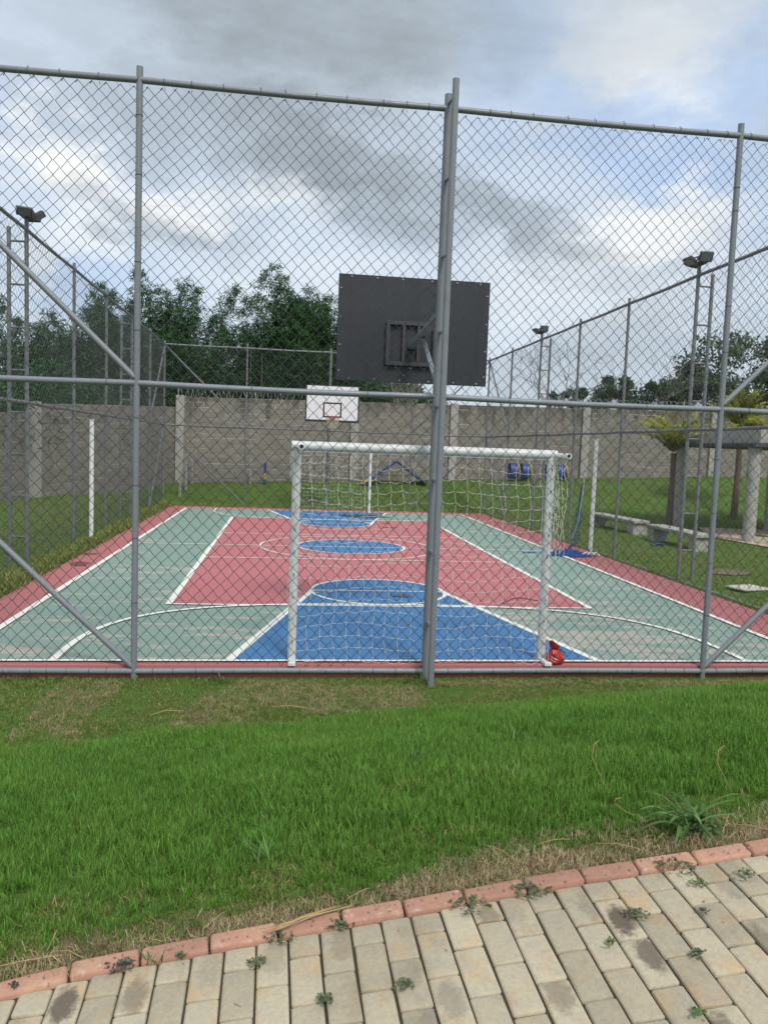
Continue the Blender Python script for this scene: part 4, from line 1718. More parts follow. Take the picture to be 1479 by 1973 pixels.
# ragged fringe that hangs over the slab along the left fence and at the far end
nfr = 2600
yf = rng.uniform(.5, 19.2, nfr)
xf = -3.80 - .26 * rng.random(nfr) ** .7
kk = rng.random(nfr) < .35 + .8 * vnoise(xf * 0, yf, 1.1, 4)
xf, yf = xf[kk], yf[kk]
xg = rng.uniform(6.98, 7.24, 900)
yg = rng.uniform(.3, 19.2, 900)
xh = rng.uniform(-3.9, 7.1, 900)
yh = rng.uniform(19.16, 19.5, 900)
X = np.concatenate([x2, x3, x4, xf, xg, xh])
Y = np.concatenate([y2, y3, y4, yf, yg, yh])
SC = np.concatenate([sc2, sc3, sc4, 1.9 + 1.5 * rng.random(len(xf)), 1.2 + .9 * rng.random(900), 1.5 + rng.random(900)])
scatter('mown_grass', 'short mown grass along the fence and round the court', np.stack([X, Y, terrain(X, Y)], -1), rots(len(X), .2), SC, short_t)


def keep_dry(x, y):
    e = dist_border(x, y)
    w = .015 + .10 * vnoise(x, y, 1.7, 3) + .21 * sm((x - .2) / 1.0)
    a = (e > -.03) & (e < w) & (rng.random(len(x)) < .3 + .9 * vnoise(x, y, 3.1, 15))
    b = (y > brow_y(x) + .05) & (y < -.12) & (vnoise(x, y, 1.7, 22) > .50) & (rng.random(len(x)) < .30)
    return (a | b) & in_view(x, y)


x5, y5 = sample(-5, 8, -5.5, -.1, 1500, keep_dry)
scatter('dry_thatch', 'dry straw coloured thatch along the red border bricks', np.stack([x5, y5, terrain(x5, y5) + .004], -1), rots(len(x5), .16), .7 + .6 * rng.random(len(x5)), dry_t)


# ------------------------------------------------------------------ weeds and straw
def on_path(x, y):
    return float(zpath(x, y))


def clover(label, x, y, r, n, mat, seed, group='small weeds in the paving joints', h=.008, dirs=None):
    q = np.random.default_rng(seed)
    P, D, U, L = [], [], [], []
    arms = 5 + n // 14
    for k in range(n):
        arm = q.integers(0, arms)
        a = arm * 2 * PI / arms + q.normal(0, .25) + seed
        rr = r * q.uniform(.1, 1.0)
        cx, cy = rr * math.cos(a), rr * math.sin(a) * .75
        zz = h * (1.2 - rr / r) + q.uniform(0, .006) + .004
        for j in range(4):
            b = q.uniform(0, 2 * PI)
            P.append((cx, cy, zz + q.uniform(0, .004)))
            D.append((math.cos(b), math.sin(b), q.uniform(.0, .5)))
            U.append((q.normal(0, .2), q.normal(0, .2), 1))
            L.append(q.uniform(.007, .013))
    L = np.array(L)
    me = leaves_mesh('weed', P, D, L, L * .75, U, .1)
    o = link('joint_weed', me, mat, None, (x, y, on_path(x, y) + .002))
    return tag(o, label, 'weed', group)


WE = [('dark purplish clover weed on a border brick at lower left', -.475, -5.205, .055, 46, 'leaf_purple', 1),
      ('tiny clover at the foot of the border bricks, right of the grass sprout', -.30, -5.205, .018, 10, 'leaf_clover', 2),
      ('small green weed in the joint near the left end of the straw', -.05, -5.285, .035, 22, 'leaf_clover', 3),
      ('weed hugging the red border under the straw bundle', .02, -5.185, .045, 20, 'leaf_clover', 4),
      ('bushy green weed at the joint of two border bricks, left of centre', .225, -5.165, .045, 34, 'leaf_clover', 5),
      ('sprawling weed over border brick and stained paver, right of centre', .67, -5.15, .075, 46, 'leaf_clover', 6),
      ('broad weed mat on the border bricks below the dry soil patch', .90, -5.115, .075, 60, 'leaf_clover', 7),
      ('star shaped weed above the dark stained paver', 1.19, -5.315, .05, 36, 'leaf_clover', 8),
      ('small weed in a lower joint left of centre', .155, -5.485, .03, 20, 'leaf_clover', 9),
      ('small weed in the joint just below the middle column', .39, -5.475, .032, 22, 'leaf_clover', 10),
      ('bright green sprig lying on a paver under the crabgrass', 1.475, -5.21, .035, 18, 'leaf_weed', 11),
      ('small weed right of the two dark stained pavers', 1.29, -5.53, .028, 18, 'leaf_clover', 12),
      ('creeping weed under the big crabgrass on the border', 1.45, -5.095, .085, 52, 'leaf_clover', 13),
      ('tiny weed in the joint left of the dark stained paver', 1.05, -5.435, .03, 12, 'leaf_weed', 14),
      ('dark little weed at the far lower left border', -.80, -5.235, .025, 12, 'leaf_purple', 15),
      ('brown shrivelled leaf sprig on the pavers at right', 1.41, -5.35, .022, 8, 'leaf_purple', 16),
      ('weed filling the joint near the right edge of the path', 1.66, -5.20, .05, 24, 'leaf_clover', 17),
      ('thin green weed at the bottom right of the path', 1.17, -5.75, .03, 14, 'leaf_weed', 18)]
for w in WE:
    clover(*w)


def blades(mb_attr, base, a, L, w, rise, droop, n=6, twist=0.0):
    V, F_, hg = mb_attr
    o = len(V)
    d = Vector((math.cos(a), math.sin(a), 0))
    s = Vector((-math.sin(a), math.cos(a), 0))
    for i in range(n):
        q = i / (n - 1)
        p = Vector(base) + d * L * (q * math.cos(rise) + .12 * q * q) + Vector((0, 0, L * (q * math.sin(rise) - droop * q * q)))
        ww = w * (math.sin(PI * (.16 + .84 * q) ** 1.0) if q < 1 else 0)
        ss = (s + Vector((0, 0, twist * q))).normalized()
        V += [tuple(p - ss * ww / 2), tuple(p + Vector((0, 0, -ww * .18))), tuple(p + ss * ww / 2)]
        hg += [q] * 3
    for i in range(n - 1):
        b = o + 3 * i
        F_ += [(b, b + 1, b + 4, b + 3), (b + 1, b + 2, b + 5, b + 4)]


def blade_obj(name, specs, mat, parent, seed):
    """specs: base, angle, length, width, rise, droop -- one mesh"""
    V, F_, hg, tt = [], [], [], []
    q = random.Random(seed)
    for sp in specs:
        n0 = len(V)
        blades((V, F_, hg), *sp)
        tt += [q.random()] * (len(V) - n0)
    me = np_mesh(name, V, F_, {'tint': tt, 'hgt': hg}, True)
    return link(name, me, mat, parent)


# the big crabgrass on the border: every leaf its own part
bw = thing('crabgrass_plant', 'big crabgrass weed with broad radiating leaves beside the border bricks', 'weed', (1.63, -4.86, float(terrain(1.63, -4.86)) + .01))
g = random.Random(5)
for k in range(44):
    up = k >= 30
    a = g.uniform(0, 2 * PI) if not up else g.uniform(-.6, 3.6)
    L = g.uniform(.13, .25) if not up else g.uniform(.22, .34)
    blade_obj('leaf', [((g.uniform(-.05, .05), g.uniform(-.05, .04), g.uniform(0, .05)), a, L, g.uniform(.014, .022) if not up else g.uniform(.010, .016), g.uniform(.45, 1.2) if not up else g.uniform(.7, 1.2), g.uniform(.7, 1.15) if not up else g.uniform(.35, .85), 9, g.uniform(-.9, .9))], 'leaf_weed', bw, 40 + k)

sp = []
for k in range(14):
    sp.append(((g.uniform(-.03, .03), g.uniform(-.01, .01), 0), g.uniform(0, 2 * PI), g.uniform(.03, .07), .004, g.uniform(.6, 1.4), .1))
o = blade_obj('grass_sprout', sp, 'leaf_weed', None, 3)
o.location = (-.375, -5.205, on_path(-.375, -5.205))
tag(o, 'small sprout of grass between border brick and pavers at lower left', 'grass sprout')
# broad blades that stand out of the lawn
for k, (x, y, lab) in enumerate(((-.05, -4.62, 'broad leaf grass clump rising from the lawn above the straw bundle'), (.76, -3.45, 'broad leaf weed low in the lawn centre, right of the goal post line'), (1.42, -3.2, 'pale broad leaf weed in the lawn right of centre'), (-.62, -.16, 'leafy dark weed at the front fence foot, left of the left post'), (1.36, -.18, 'tuft of weed at the foot of the double front mast'))):
    sp = []
    for j in range(9 if k < 3 else 26):
        sp.append(((g.uniform(-.03, .03) * (1 if k < 3 else 4), g.uniform(-.03, .03), 0), g.uniform(0, 2 * PI), g.uniform(.10, .19) if k < 3 else g.uniform(.06, .16), .009, g.uniform(.7, 1.3) if k < 3 else g.uniform(.3, 1.2), .15))
    o = blade_obj('broad_leaf_weed', sp, 'leaf_weed' if k != 3 else 'leaf_clover', None, 60 + k)
    o.location = (x, y, float(terrain(x, y)) + .02)
    tag(o, lab, 'weed', 'broad leaf weeds in the front lawn')

t = thing('straw_bundle', 'pale bundle of dry straw lying across the border bricks', 'straw', (.12, -5.125, on_path(.12, -5.125) + .022))
for k in range(7):
    a, b = Vector((-.135 + g.uniform(-.02, .03), -.05 + g.uniform(-.012, .012), .0)), Vector((.12 + g.uniform(-.06, .03), .05 + g.uniform(-.012, .01), .008))
    m = (a + b) / 2 + Vector((0, g.uniform(-.008, .008), .008))
    mb = MB()
    mb.tube([a, m, b], g.uniform(.0010, .0021), 5)
    obj('stalk', mb, 'straw', t)
STK = [((-.80, -5.14), .30, .25, 'long dry stalk along the border at the far lower left'), ((-.66, -5.13), .12, -.4, 'short dry stalk crossing the border at lower left'), ((.85, -4.86), .16, 2.2, 'bent dry stalk in the bare soil patch'), ((1.08, -4.83), .14, .2, 'dry stalk on the bare soil right of the bent one'), ((1.30, -4.93), .17, -.35, 'dry stalk lying left of the crabgrass on the soil'),
       ((1.78, -4.85), .22, .9, 'dry stalk to the right of the crabgrass'), ((1.85, -4.93), .16, -.5, 'dry stalk crossing the border at right'), ((.30, -5.0), .11, .6, 'dry stalk above the border, left of centre'), ((-.2, -5.04), .12, .9, 'dry stalk on the thatch at left')]
for (x, y), L, a, lab in STK:
    mb = MB()
    d = Vector((math.cos(a), math.sin(a), 0)) * L / 2
    z = max(float(terrain(x, y)), on_path(x, y) if y < border_y(x) else -9) + .03
    mb.tube([-d, d * -.2 + Vector((.01, .004, .008)), d * .5 + Vector((0, -.006, .010)), d + Vector((0, 0, .0))], .0014, 5)
    tag(obj('dry_stalk', mb, 'straw', None, (x, y, z)), lab, 'dry stalk', 'dry stalks along the path edge')
for (x, y, hh, lab) in ((1.42, -4.47, .26, 'tall pale seed stalk bending over in the lawn, left of the crabgrass'), (1.44, -4.68, .09, 'short curled pale stalk between lawn and crabgrass'), (1.93, -4.60, .24, 'kinked dry stalk standing right of the crabgrass')):
    mb = MB()
    mb.tube([(.05, 0, .02), (.0, 0, hh * .45), (-.045, .01, hh * .8), (-.04, .01, hh * 1.02), (-.02, .0, hh * 1.12)], [.0010, .0011, .0018, .0028, .0008], 6)
    tag(obj('seed_stalk', mb, 'straw', None, (x, y, float(terrain(x, y)))), lab, 'seed stalk', 'pale stalks standing in the lawn')
# twigs on the mown strip
for k, (x, y, L, a, lab) in enumerate(((.10, -.92, .32, -.15, 'brown twig on the mown strip, left of the double mast'), (-.95, -1.05, .25, .4, 'pale bent twig on the mown strip below the left post'))):
    mb = MB()
    d = Vector((math.cos(a), math.sin(a), 0)) * L / 2
    mb.tube([-d, Vector((0, .02, .015)), d], .0034, 5)
    tag(obj('twig', mb, 'straw', None, (x, y, float(terrain(x, y)) + .03)), lab, 'twig')


# soil crumbs and chaff washed onto the border and into the joints
V, F_ = [], []
for k in range(150):
    x = g.uniform(-1.4, 2.7)
    d = abs(g.gauss(0, .035)) if k % 7 else g.uniform(0, .5)
    y = float(border_y(x)) - .01 - d
    z = float(zpath(x, y)) + (.019 if d < .07 else .002)
    L, w, a = (g.uniform(.002, .005), g.uniform(.002, .004), g.uniform(0, PI)) if k % 9 else (g.uniform(.006, .016), .0012, g.uniform(0, PI))
    c_, s_ = math.cos(a), math.sin(a)
    o_ = len(V)
    for i, j, h in ((-1, -1, 0), (1, -1, 0), (1, 1, 0), (-1, 1, 0), (0, 0, 1)):
        V.append((x + i * L * c_ - j * w * s_, y + i * L * s_ + j * w * c_, z + h * min(L, w) * 1.3))
    F_ += [(o_, o_ + 1, o_ + 4, o_ + 4), (o_ + 1, o_ + 2, o_ + 4, o_ + 4), (o_ + 2, o_ + 3, o_ + 4, o_ + 4), (o_ + 3, o_, o_ + 4, o_ + 4)]
me = bpy.data.meshes.new('path_debris')
me.from_pydata(V, [], [f[:3] for f in F_])
me.update()
o = link('path_debris', me, 'straw_dark')
o['kind'] = 'stuff'
o['label'] = 'crumbs of soil and chaff along the red border bricks'


# ------------------------------------------------------------------ benches, pergola, sand path, dog-run things
def bench(label, cx, cy, rz, L):
    t = thing('concrete_bench', label, 'bench', (cx, cy, float(terrain(cx, cy)) - .01), rz, 'concrete benches beside the right fence')
    mb = MB()
    mb.bbox((0, 0, .40), (.50, L, .085), .012)
    obj('seat', mb, 'concrete', t)
    for s in (-1, 1):
        mb = MB()
        mb.bbox((0, s * (L / 2 - .22), .178), (.44, .30, .357), .012)
        obj('leg', mb, 'concrete', t)
    return t


bench('concrete bench farther off, just right of the white volleyball post', 9.85, 14.45, .10, 2.7)
bench('nearer concrete bench, behind the right floodlight mast', 9.90, 10.85, .02, 2.5)

t = thing('pergola', 'flat roofed concrete pergola on round columns at the right edge', 'pergola', (12.3, 15.6, 0))
for x, y in ((.08, .05), (0, -3.95), (2.35, -1.3), (4.3, -3.9), (4.4, 0)):
    mb = MB()
    zb = float(terrain(12.3 + x, 15.6 + y)) - .2
    mb.tube([(x, y, zb), (x, y, 2.56)], .165, 20)
    obj('column', mb, 'concrete', t)
mb = MB()
mb.bbox((2.35, -1.75, 2.615), (5.1, 5.0, .10), .01)
obj('roof_beam', mb, 'concrete_dark', t)  # shade of the roof underside painted in as near-black concrete
mb = MB()
mb.bbox((2.45, -1.6, 2.87), (4.95, 5.2, .40), .015)
obj('roof_slab', mb, 'concrete', t)

mb = MB()
vs = [(x, y, float(terrain(x, y)) + .03) for x, y in ((12.14, 10.53), (18.5, 9.3), (18.5, 13.3), (14.72, 14.46), (12.78, 15.05), (12.2, 13.6), (11.83, 12.25))]
mb.add(vs, [(0, 1, 2, 3, 4, 5, 6)])
o = obj('sand_floor', mb, 'sand')
o['kind'] = 'structure'


def on(x, y):
    return float(terrain(x, y))


# A-frame ramp
t = thing('agility_ramp', 'blue A-frame dog ramp with pale yellow foot seen through the goal net', 'agility ramp', (4.35, 22.9, on(4.35, 22.9)))
for s, nm in ((-1, 'ramp_panel'), (1, 'ramp_panel')):
    L = math.hypot(1.18, .86)
    mb = MB()
    mb.bbox((s * .59, 0, .47), (L, .6, .05), .01, (0, s * math.atan2(.86, 1.18), 0))
    p = obj(nm, mb, 'toy_blue', t)
    for k in range(4):
        mb = MB()
        q = -.36 + .24 * k
        ca = math.atan2(.86, 1.18)
        mb.box((s * .59 + q * math.cos(ca), 0, .50 - s * q * math.sin(ca)), (.03, .58, .03), (0, s * ca, 0))
        obj('cleat', mb, 'toy_blue' if k else 'toy_yellow', p)
mb = MB()
mb.bbox((-1.24, 0, .07), (.34, .6, .05), .01, (0, -math.atan2(.86, 1.18), 0))
obj('foot_panel', mb, 'toy_yellow', t)
mb = MB()
mb.tube([(-.72, -.2, .36), (.72, -.2, .36)], .014, 6)
obj('tie_bar', mb, 'dark_steel', t)

# tunnel rings
t = thing('agility_tunnel', 'row of blue and yellow tunnel hoops at the wall foot behind the right goalpost', 'agility tunnel', (10.1, 23.1, on(10.3, 23.1)))
for k in range(5):
    x = -.95 + .5 * k
    if k == 2:
        continue
    mb = MB()
    n = 18
    for (xa, xb, ra) in ((x - .16, x + .16, .33),):
        vs = []
        for xx in (xa, xb):
            for q in range(n):
                a = 2 * PI * q / n
                vs.append((xx, ra * math.cos(a), .33 + ra * math.sin(a)))
        mb.add(vs, [(q, (q + 1) % n, n + (q + 1) % n, n + q) for q in range(n)], True)
    sec = obj('tunnel_section', mb, 'toy_blue', t)
    mb = MB()
    mb.ring((x + .19, 0, .335), (1, 0, .12), .335, .032, 18, 6)
    obj('hoop', mb, 'toy_yellow', t)

t = thing('slalom_pole', 'blue and yellow striped pole standing before the far wall, left of the goal', 'pole', (-.78, 23.0, on(-.78, 23.0)))
for z0, z1, m in ((.0, .22, 'toy_blue'), (.22, .46, 'toy_yellow'), (.46, .86, 'toy_blue')):
    mb = MB()
    mb.tube([(0, 0, z0), (0, 0, z1)], .048 if m == 'toy_blue' else .044, 12)
    obj('band', mb, m, t)

# low welded-wire enclosure along the wall foot
t = thing('low_wire_fence', 'low grey welded wire fence along the far wall foot, left half', 'fence', (0, 0, 0))
for x, y in ((-3.78, 21.4), (-3.70, 22.3), (-3.6, 23.3), (-1.35, 23.4), (1.0, 23.45), (3.3, 23.5)):
    mb = MB()
    z = on(x, y)
    mb.bbox((x, y, z + .47), (.09, .09, 1.0), .01)
    obj('post', mb, 'concrete', t)
mb = MB()
segs = (((-3.78, 21.4), (-3.6, 23.3)), ((-3.6, 23.3), (3.3, 23.5)))
for a, b in segs:
    L = math.hypot(b[0] - a[0], b[1] - a[1])
    n = int(L / .075)
    for k in range(n + 1):
        q = k / n
        x, y = a[0] + (b[0] - a[0]) * q, a[1] + (b[1] - a[1]) * q
        z = on(x, y)
        mb.tube([(x, y - .05, z + .02), (x, y - .05, z + .93)], .0045, 3, caps=False)
    for h in (.1, .3, .5, .7, .92):
        mb.tube([(a[0] + (b[0] - a[0]) * q, a[1] + (b[1] - a[1]) * q - .05, on(a[0] + (b[0] - a[0]) * q, a[1] + (b[1] - a[1]) * q) + h) for q in np.linspace(0, 1, 12)], .0045, 3, caps=False)
o = obj('wire_panel', mb, 'grey_pipe_far', t)
o['kind'] = 'stuff'

# small things on the right lawn
mb = MB()
mb.bbox((0, 0, .02), (.62, .42, .05), .02, (0, .02, .3))
tag(obj('stepping_slab', mb, 'stone_pale', None, (7.98, 4.77, on(7.98, 4.77) + .005)), 'pale flat slab lying in the grass right of the right fence', 'slab')
pts = []
for k in range(20):
    a = 2 * PI * k / 20
    q = 1 + .4 * mnoise.noise(Vector((math.cos(a), math.sin(a), 3)))
    xx, yy = 8.69 + .5 * q * math.cos(a), 6.6 + .3 * q * math.sin(a)
    pts.append((xx, yy, on(xx, yy) + .025))
mb = MB()
mb.add(pts, [tuple(range(20))])
o = obj('dirt_patch', mb, 'dirt')
o['kind'] = 'structure'
mb = MB()
for k in range(5):
    mb.bbox((g.uniform(-.14, .14), g.uniform(-.05, .05), .03 + .012 * k), (.16, .10, .02), .006, (g.uniform(-.3, .3), g.uniform(-.3, .3), g.uniform(0, 3)))
tag(obj('blue_rag', mb, 'net_blue', None, (9.18, 10.5, on(9.18, 10.5))), 'small crumpled blue rag in the grass under the nearer bench', 'rag')
mb = MB()
mb.tube([(0, 0, 0), (0, 0, 1.35)], .02, 8)
mb.tube([(-.13, 0, 1.38), (.13, 0, 1.38)], .02, 8)
tag(obj('standpipe', mb, 'dark_steel', None, (12.1, 23.55, on(12.1, 23.55))), 'dark T shaped standpipe before the far wall, right of the goal', 'standpipe')


# ------------------------------------------------------------------ bamboo
def bamboo(label, specs, seed, fill=None, dens=1.0):
    """specs: list of (base x, base y, tip x, tip z, plume radius)"""
    q = np.random.default_rng(seed)
    b0 = specs[0]
    t = thing('bamboo_clump', label, 'bamboo', (b0[0], b0[1], .3), 0, 'bamboo clumps behind the walls')
    P, D, L = [], [], []
    for bx, by, tx, tz, pr in specs:
        x0, y0 = bx - b0[0], by - b0[1]
        dx = tx - bx
        dy = q.normal(0, .3)
        h = tz - .3
        pts, rs = [], []
        for i in range(9):
            s = i / 8
            pts.append((x0 + dx * s ** 2.0, y0 + dy * s * s, h * (s - .05 * abs(dx) / 2 * s * s * s) / (1 - .05 * abs(dx) / 2)))
            rs.append(.035 * (1 - .85 * s))
        mb = MB()
        mb.tube(pts, rs, 6)
        obj('culm', mb, 'culm', t)
        pa = np.array(pts)
        nodes = int(20 * dens * max(1, h / 6))
        for s in np.concatenate([np.linspace(.24, .985, nodes), np.linspace(.6, 1.0, 7)]):
            i0 = min(7, int(s * 8))
            c = pa[i0] * (1 - (s * 8 - i0)) + pa[i0 + 1] * (s * 8 - i0)
            for _ in range(3):
                az = q.uniform(0, 2 * PI)
                bl = pr * (1.3 - s) ** .6 * min(1, (1.1 - s) * 5) * q.uniform(.35, 1.25) + .08
                out = np.array([math.cos(az), math.sin(az), q.uniform(.0, .7)])
                m = int(q.integers(16, 34))
                w = q.uniform(.25, 1.0, m) ** .7
                pos = c + out * (bl * w)[:, None] - np.array([0, 0, 1]) * (bl * w * w * .45)[:, None] + q.normal(0, .05 + .05 * bl, (m, 3))
                P.append(pos)
                D.append(out * .6 + q.normal(0, .55, (m, 3)) + np.array([0, 0, -.42]))
                L.append(q.uniform(.14, .29, m))
    P, D, L = np.concatenate(P), np.concatenate(D), np.concatenate(L)
    U = q.normal(0, .5, (len(P), 3)) + np.array([0, 0, 1])
    if True:
        global rng
        me = leaves_mesh('foliage', P, D, L, L * .16, U, .22)
    o = link('foliage', me, 'leaf_bamboo', t)
    o['kind'] = 'stuff'
    return t


g = random.Random(31)


def clump(label, tops, ybase, seed, dens=1.0, pr=.85):
    sp = []
    for tx, tz in tops:
        sp.append((tx + g.uniform(-.9, .9), ybase + g.uniform(-.7, .7), tx, tz, pr * g.uniform(.75, 1.2)))
        sp.append((tx + g.uniform(-.9, .9), ybase + g.uniform(-.7, .7), tx + g.choice((-1, 1)) * g.uniform(.35, .95), tz - g.uniform(.25, 1.1), pr * g.uniform(.6, 1.1)))
    return bamboo(label, sp, seed, dens=dens)


clump('bamboo clump at the far left, behind the left floodlight mast', [(-12.2, 7.3), (-11.3, 7.6), (-12.8, 6.4), (-10.6, 6.7), (-11.8, 5.4), (-10.9, 5.0), (-13.2, 5.2)], 26.2, 1, 1.1)
clump('lower bamboo clump left of the first tall plume', [(-10.0, 7.2), (-9.4, 6.9), (-9.9, 5.6), (-9.0, 6.2), (-9.3, 5.0), (-8.8, 5.3)], 26.2, 2, 1.1)
clump('bamboo clump with a rounded plume left of the left front post', [(-8.0, 8.6), (-7.6, 8.4), (-8.3, 7.4), (-7.3, 7.2), (-8.6, 6.2), (-7.0, 6.0), (-7.8, 5.2)], 26.4, 3, 1.1)
clump('bamboo clump with a pointed plume beside the left front post', [(-6.2, 9.0), (-5.9, 8.3), (-6.6, 7.6), (-5.5, 7.2), (-6.3, 6.0), (-5.5, 5.6)], 26.6, 4, 1.1)
clump('bamboo clump with an upright bushy plume over the far left corner', [(-4.5, 8.9), (-4.1, 8.7), (-4.9, 8.2), (-3.9, 7.6), (-4.6, 6.7), (-5.0, 6.2), (-3.8, 5.6)], 26.6, 5, 1.15)
bamboo('bamboo clump with one plume leaning far to the right', [(-4.1, 26.6, -2.35, 8.75, .75), (-3.9, 26.8, -2.7, 8.3, .65), (-3.4, 26.4, -3.0, 7.4, .8), (-3.2, 26.5, -2.7, 6.7, .8), (-2.9, 26.6, -3.2, 5.8, .9), (-2.6, 26.3, -2.4, 5.4, .9)], 6, dens=1.0)
clump('low bamboo clump in the dip of the hedge', [(-2.1, 6.9), (-1.5, 6.7), (-1.9, 6.0), (-1.0, 6.6), (-1.4, 5.5), (-.8, 5.6), (-2.0, 5.1), (-.4, 6.9)], 26.5, 7, 1.15)
clump('tallest dense bamboo clump left of the dark backboard', [(-.75, 9.5), (-.35, 9.2), (-1.0, 8.5), (-.1, 8.7), (.25, 8.3), (-.6, 7.5), (.1, 7.2), (-.3, 6.2), (.4, 6.3)], 26.6, 8, 1.45, 1.0)
clump('dense dark bamboo clump touching the left edge of the dark backboard', [(.9, 8.9), (1.3, 8.6), (.7, 8.0), (1.8, 8.5), (1.5, 7.6), (1.0, 6.8), (2.0, 7.3), (1.7, 6.2)], 26.8, 9, 1.5, 1.05)
clump('bamboo clump behind the left half of the dark backboard', [(2.6, 8.0), (3.1, 7.4), (2.4, 7.2), (3.4, 6.6), (2.9, 6.0), (2.5, 5.4), (3.4, 5.3)], 26.8, 10, 1.2)
clump('low bamboo clump seen under the dark backboard', [(4.2, 6.4), (4.7, 5.8), (5.2, 5.3), (4.0, 5.5), (4.6, 4.9), (5.6, 4.9), (6.1, 4.7)], 26.6, 11, 1.1)

# dense lower growth that leans on the wall tops
hedge = []
P = np.stack([rng.uniform(-14.5, 5.8, 64000), rng.normal(25.9, .6, 64000), 2.2 + 5.2 * rng.random(64000) ** .95], -1)
keep = (P[:, 1] > 24.5) & (P[:, 2] < 5.4 + 1.5 * vnoise(P[:, 0], P[:, 0] * 0, .9, 2) + .5 * vnoise(P[:, 0], P[:, 0] * 0, 3.1, 4) - 1.5 * sm((P[:, 0] - 2) / 3))
P = P[keep]
a = rng.uniform(0, 2 * PI, len(P))
D = np.stack([np.cos(a), np.sin(a), rng.normal(-.3, .4, len(P))], -1)
L = rng.uniform(.18, .36, len(P))
me = leaves_mesh('undergrowth', P, D, L, L * .17, rng.normal(0, .5, P.shape) + np.array([0, 0, 1.]), .2)
o = link('undergrowth', me, 'leaf_bamboo')
o['kind'] = 'stuff'
o['label'] = 'dark undergrowth of bamboo leaves crowding over the wall tops'
# the same growth behind the slanting left wall
P = np.stack([rng.normal(0, .5, 9000), rng.uniform(9.5, 24.0, 9000), 1.8 + 3.3 * rng.random(9000)], -1)
P[:, 0] += -9.4 + (P[:, 1] - 9.5) * .235
P = P[P[:, 2] < 3.4 + 1.5 * vnoise(P[:, 1], P[:, 1] * 0, .7, 5)]
a = rng.uniform(0, 2 * PI, len(P))
D = np.stack([np.cos(a), np.sin(a), rng.normal(-.2, .5, len(P))], -1)
L = rng.uniform(.16, .34, len(P))
me = leaves_mesh('undergrowth', P, D, L, L * .18, rng.normal(0, .5, P.shape) + np.array([0, 0, 1.]), .2)
o = link('undergrowth', me, 'leaf_bamboo')
o['kind'] = 'stuff'
o['label'] = 'leafy undergrowth behind the slanting left wall'

for lab, x, zt in (('pale bamboo cane standing left of the far hoop, the tallest bare one', -1.55, 6.2), ('pale bamboo cane beside the far fence post', -1.1, 5.9)):
    mb = MB()
    mb.tube([(0, 0, 0), (.05, 0, 2), (.03, .02, zt - .4)], [.022, .02, .012], 8)
    for k in range(9):
        mb.ring((.03, 0, .6 * k + .4), (0, 0, 1), .022, .005, 8, 4)
    tag(obj('bamboo_cane', mb, 'culm_pale', None, (x, 25.2, .4)), lab, 'bamboo cane', 'bare canes before the hedge')

# ------------------------------------------------------------------ trees on the right
def branchy(mb, p, d, L, r, depth, q, out, spread=.6, twig=.012):
    pts = [p]
    rs = [r]
    n = 4
    for i in range(n):
        d = (d + Vector((q.gauss(0, .14), q.gauss(0, .14), q.gauss(.02, .1)))).normalized()
        pts.append(pts[-1] + d * L / n)
        rs.append(r * (1 - .4 * (i + 1) / n))
    mb.tube(pts, rs, 6 if depth > 1 else 4)
    out.append((pts[-1], depth))
    out.append((pts[2], depth))
    if depth == 0:
        return
    k = 3 if depth > 1 else 3
    for i in range(k):
        a = q.uniform(0, 2 * PI)
        s = d.orthogonal().normalized()
        s = Matrix.Rotation(a, 3, d) @ s
        nd = (d + s * q.uniform(.5, 1.0) * spread * 1.5 + Vector((0, 0, .15))).normalized()
        branchy(mb, pts[-1 - (i % 2)], nd, L * q.uniform(.6, .8), max(twig * .6, rs[-1] * .72), depth - 1, q, out, spread, twig)


def tree(label, x, y, h, crown, seed, leaf='leaf_tree', cz=.62, n=3600, lump=1.0, leafl=(.16, .30)):
    q = random.Random(seed)
    nq = np.random.default_rng(seed)
    z0 = on(x, y)
    t = thing('broadleaf_tree', label, 'tree', (x, y, z0), 0, 'trees beyond the wall on the right')
    mb = MB()
    mb.tube([(0, 0, -.3), (.05, 0, h * .18), (q.uniform(-.1, .1), .1, h * .36)], [.055 * h / 3, .042 * h / 3, .035 * h / 3], 9)
    obj('trunk', mb, 'bark', t)
    mb = MB()
    out = []
    for k in range(4):
        a = k * PI / 2 + q.uniform(-.5, .5)
        branchy(mb, Vector((0, .1, h * .35)), Vector((math.cos(a) * .6, math.sin(a) * .6, .8)).normalized(), h * .24, .022 * h / 3, 2, q, out)
    obj('limb', mb, 'bark', t)['kind'] = 'stuff'
    # crown: many leafy lumps of uneven size
    P = []
    nl = int(26 * lump)
    for k in range(nl):
        a = nq.uniform(0, 2 * PI)
        rr = crown * math.sqrt(nq.uniform(.02, 1)) * .92
        zc = h * cz + (nq.uniform(-.55, 1.0)) * h * (1 - cz) * math.sqrt(max(0, 1 - (rr / crown) ** 2)) * .92
        lr = crown * nq.uniform(.17, .33)
        m = int(n / nl * nq.uniform(.6, 1.4))
        v = nq.normal(size=(m, 3))
        v /= np.linalg.norm(v, axis=1)[:, None]
        v *= (nq.random((m, 1)) ** .45) * lr
        v[:, 2] *= .72
        P.append(np.array([rr * math.cos(a), rr * math.sin(a), zc]) + v)
    P = np.concatenate(P)
    D = nq.normal(size=P.shape) + np.array([0, 0, -.15])
    L = nq.uniform(*leafl, len(P))
    me = leaves_mesh('crown', P, D, L, L * .55, nq.normal(0, .6, P.shape) + np.array([0, 0, 1.]), .15)
    o = link('crown', me, leaf, t)
    o['kind'] = 'stuff'
    return t


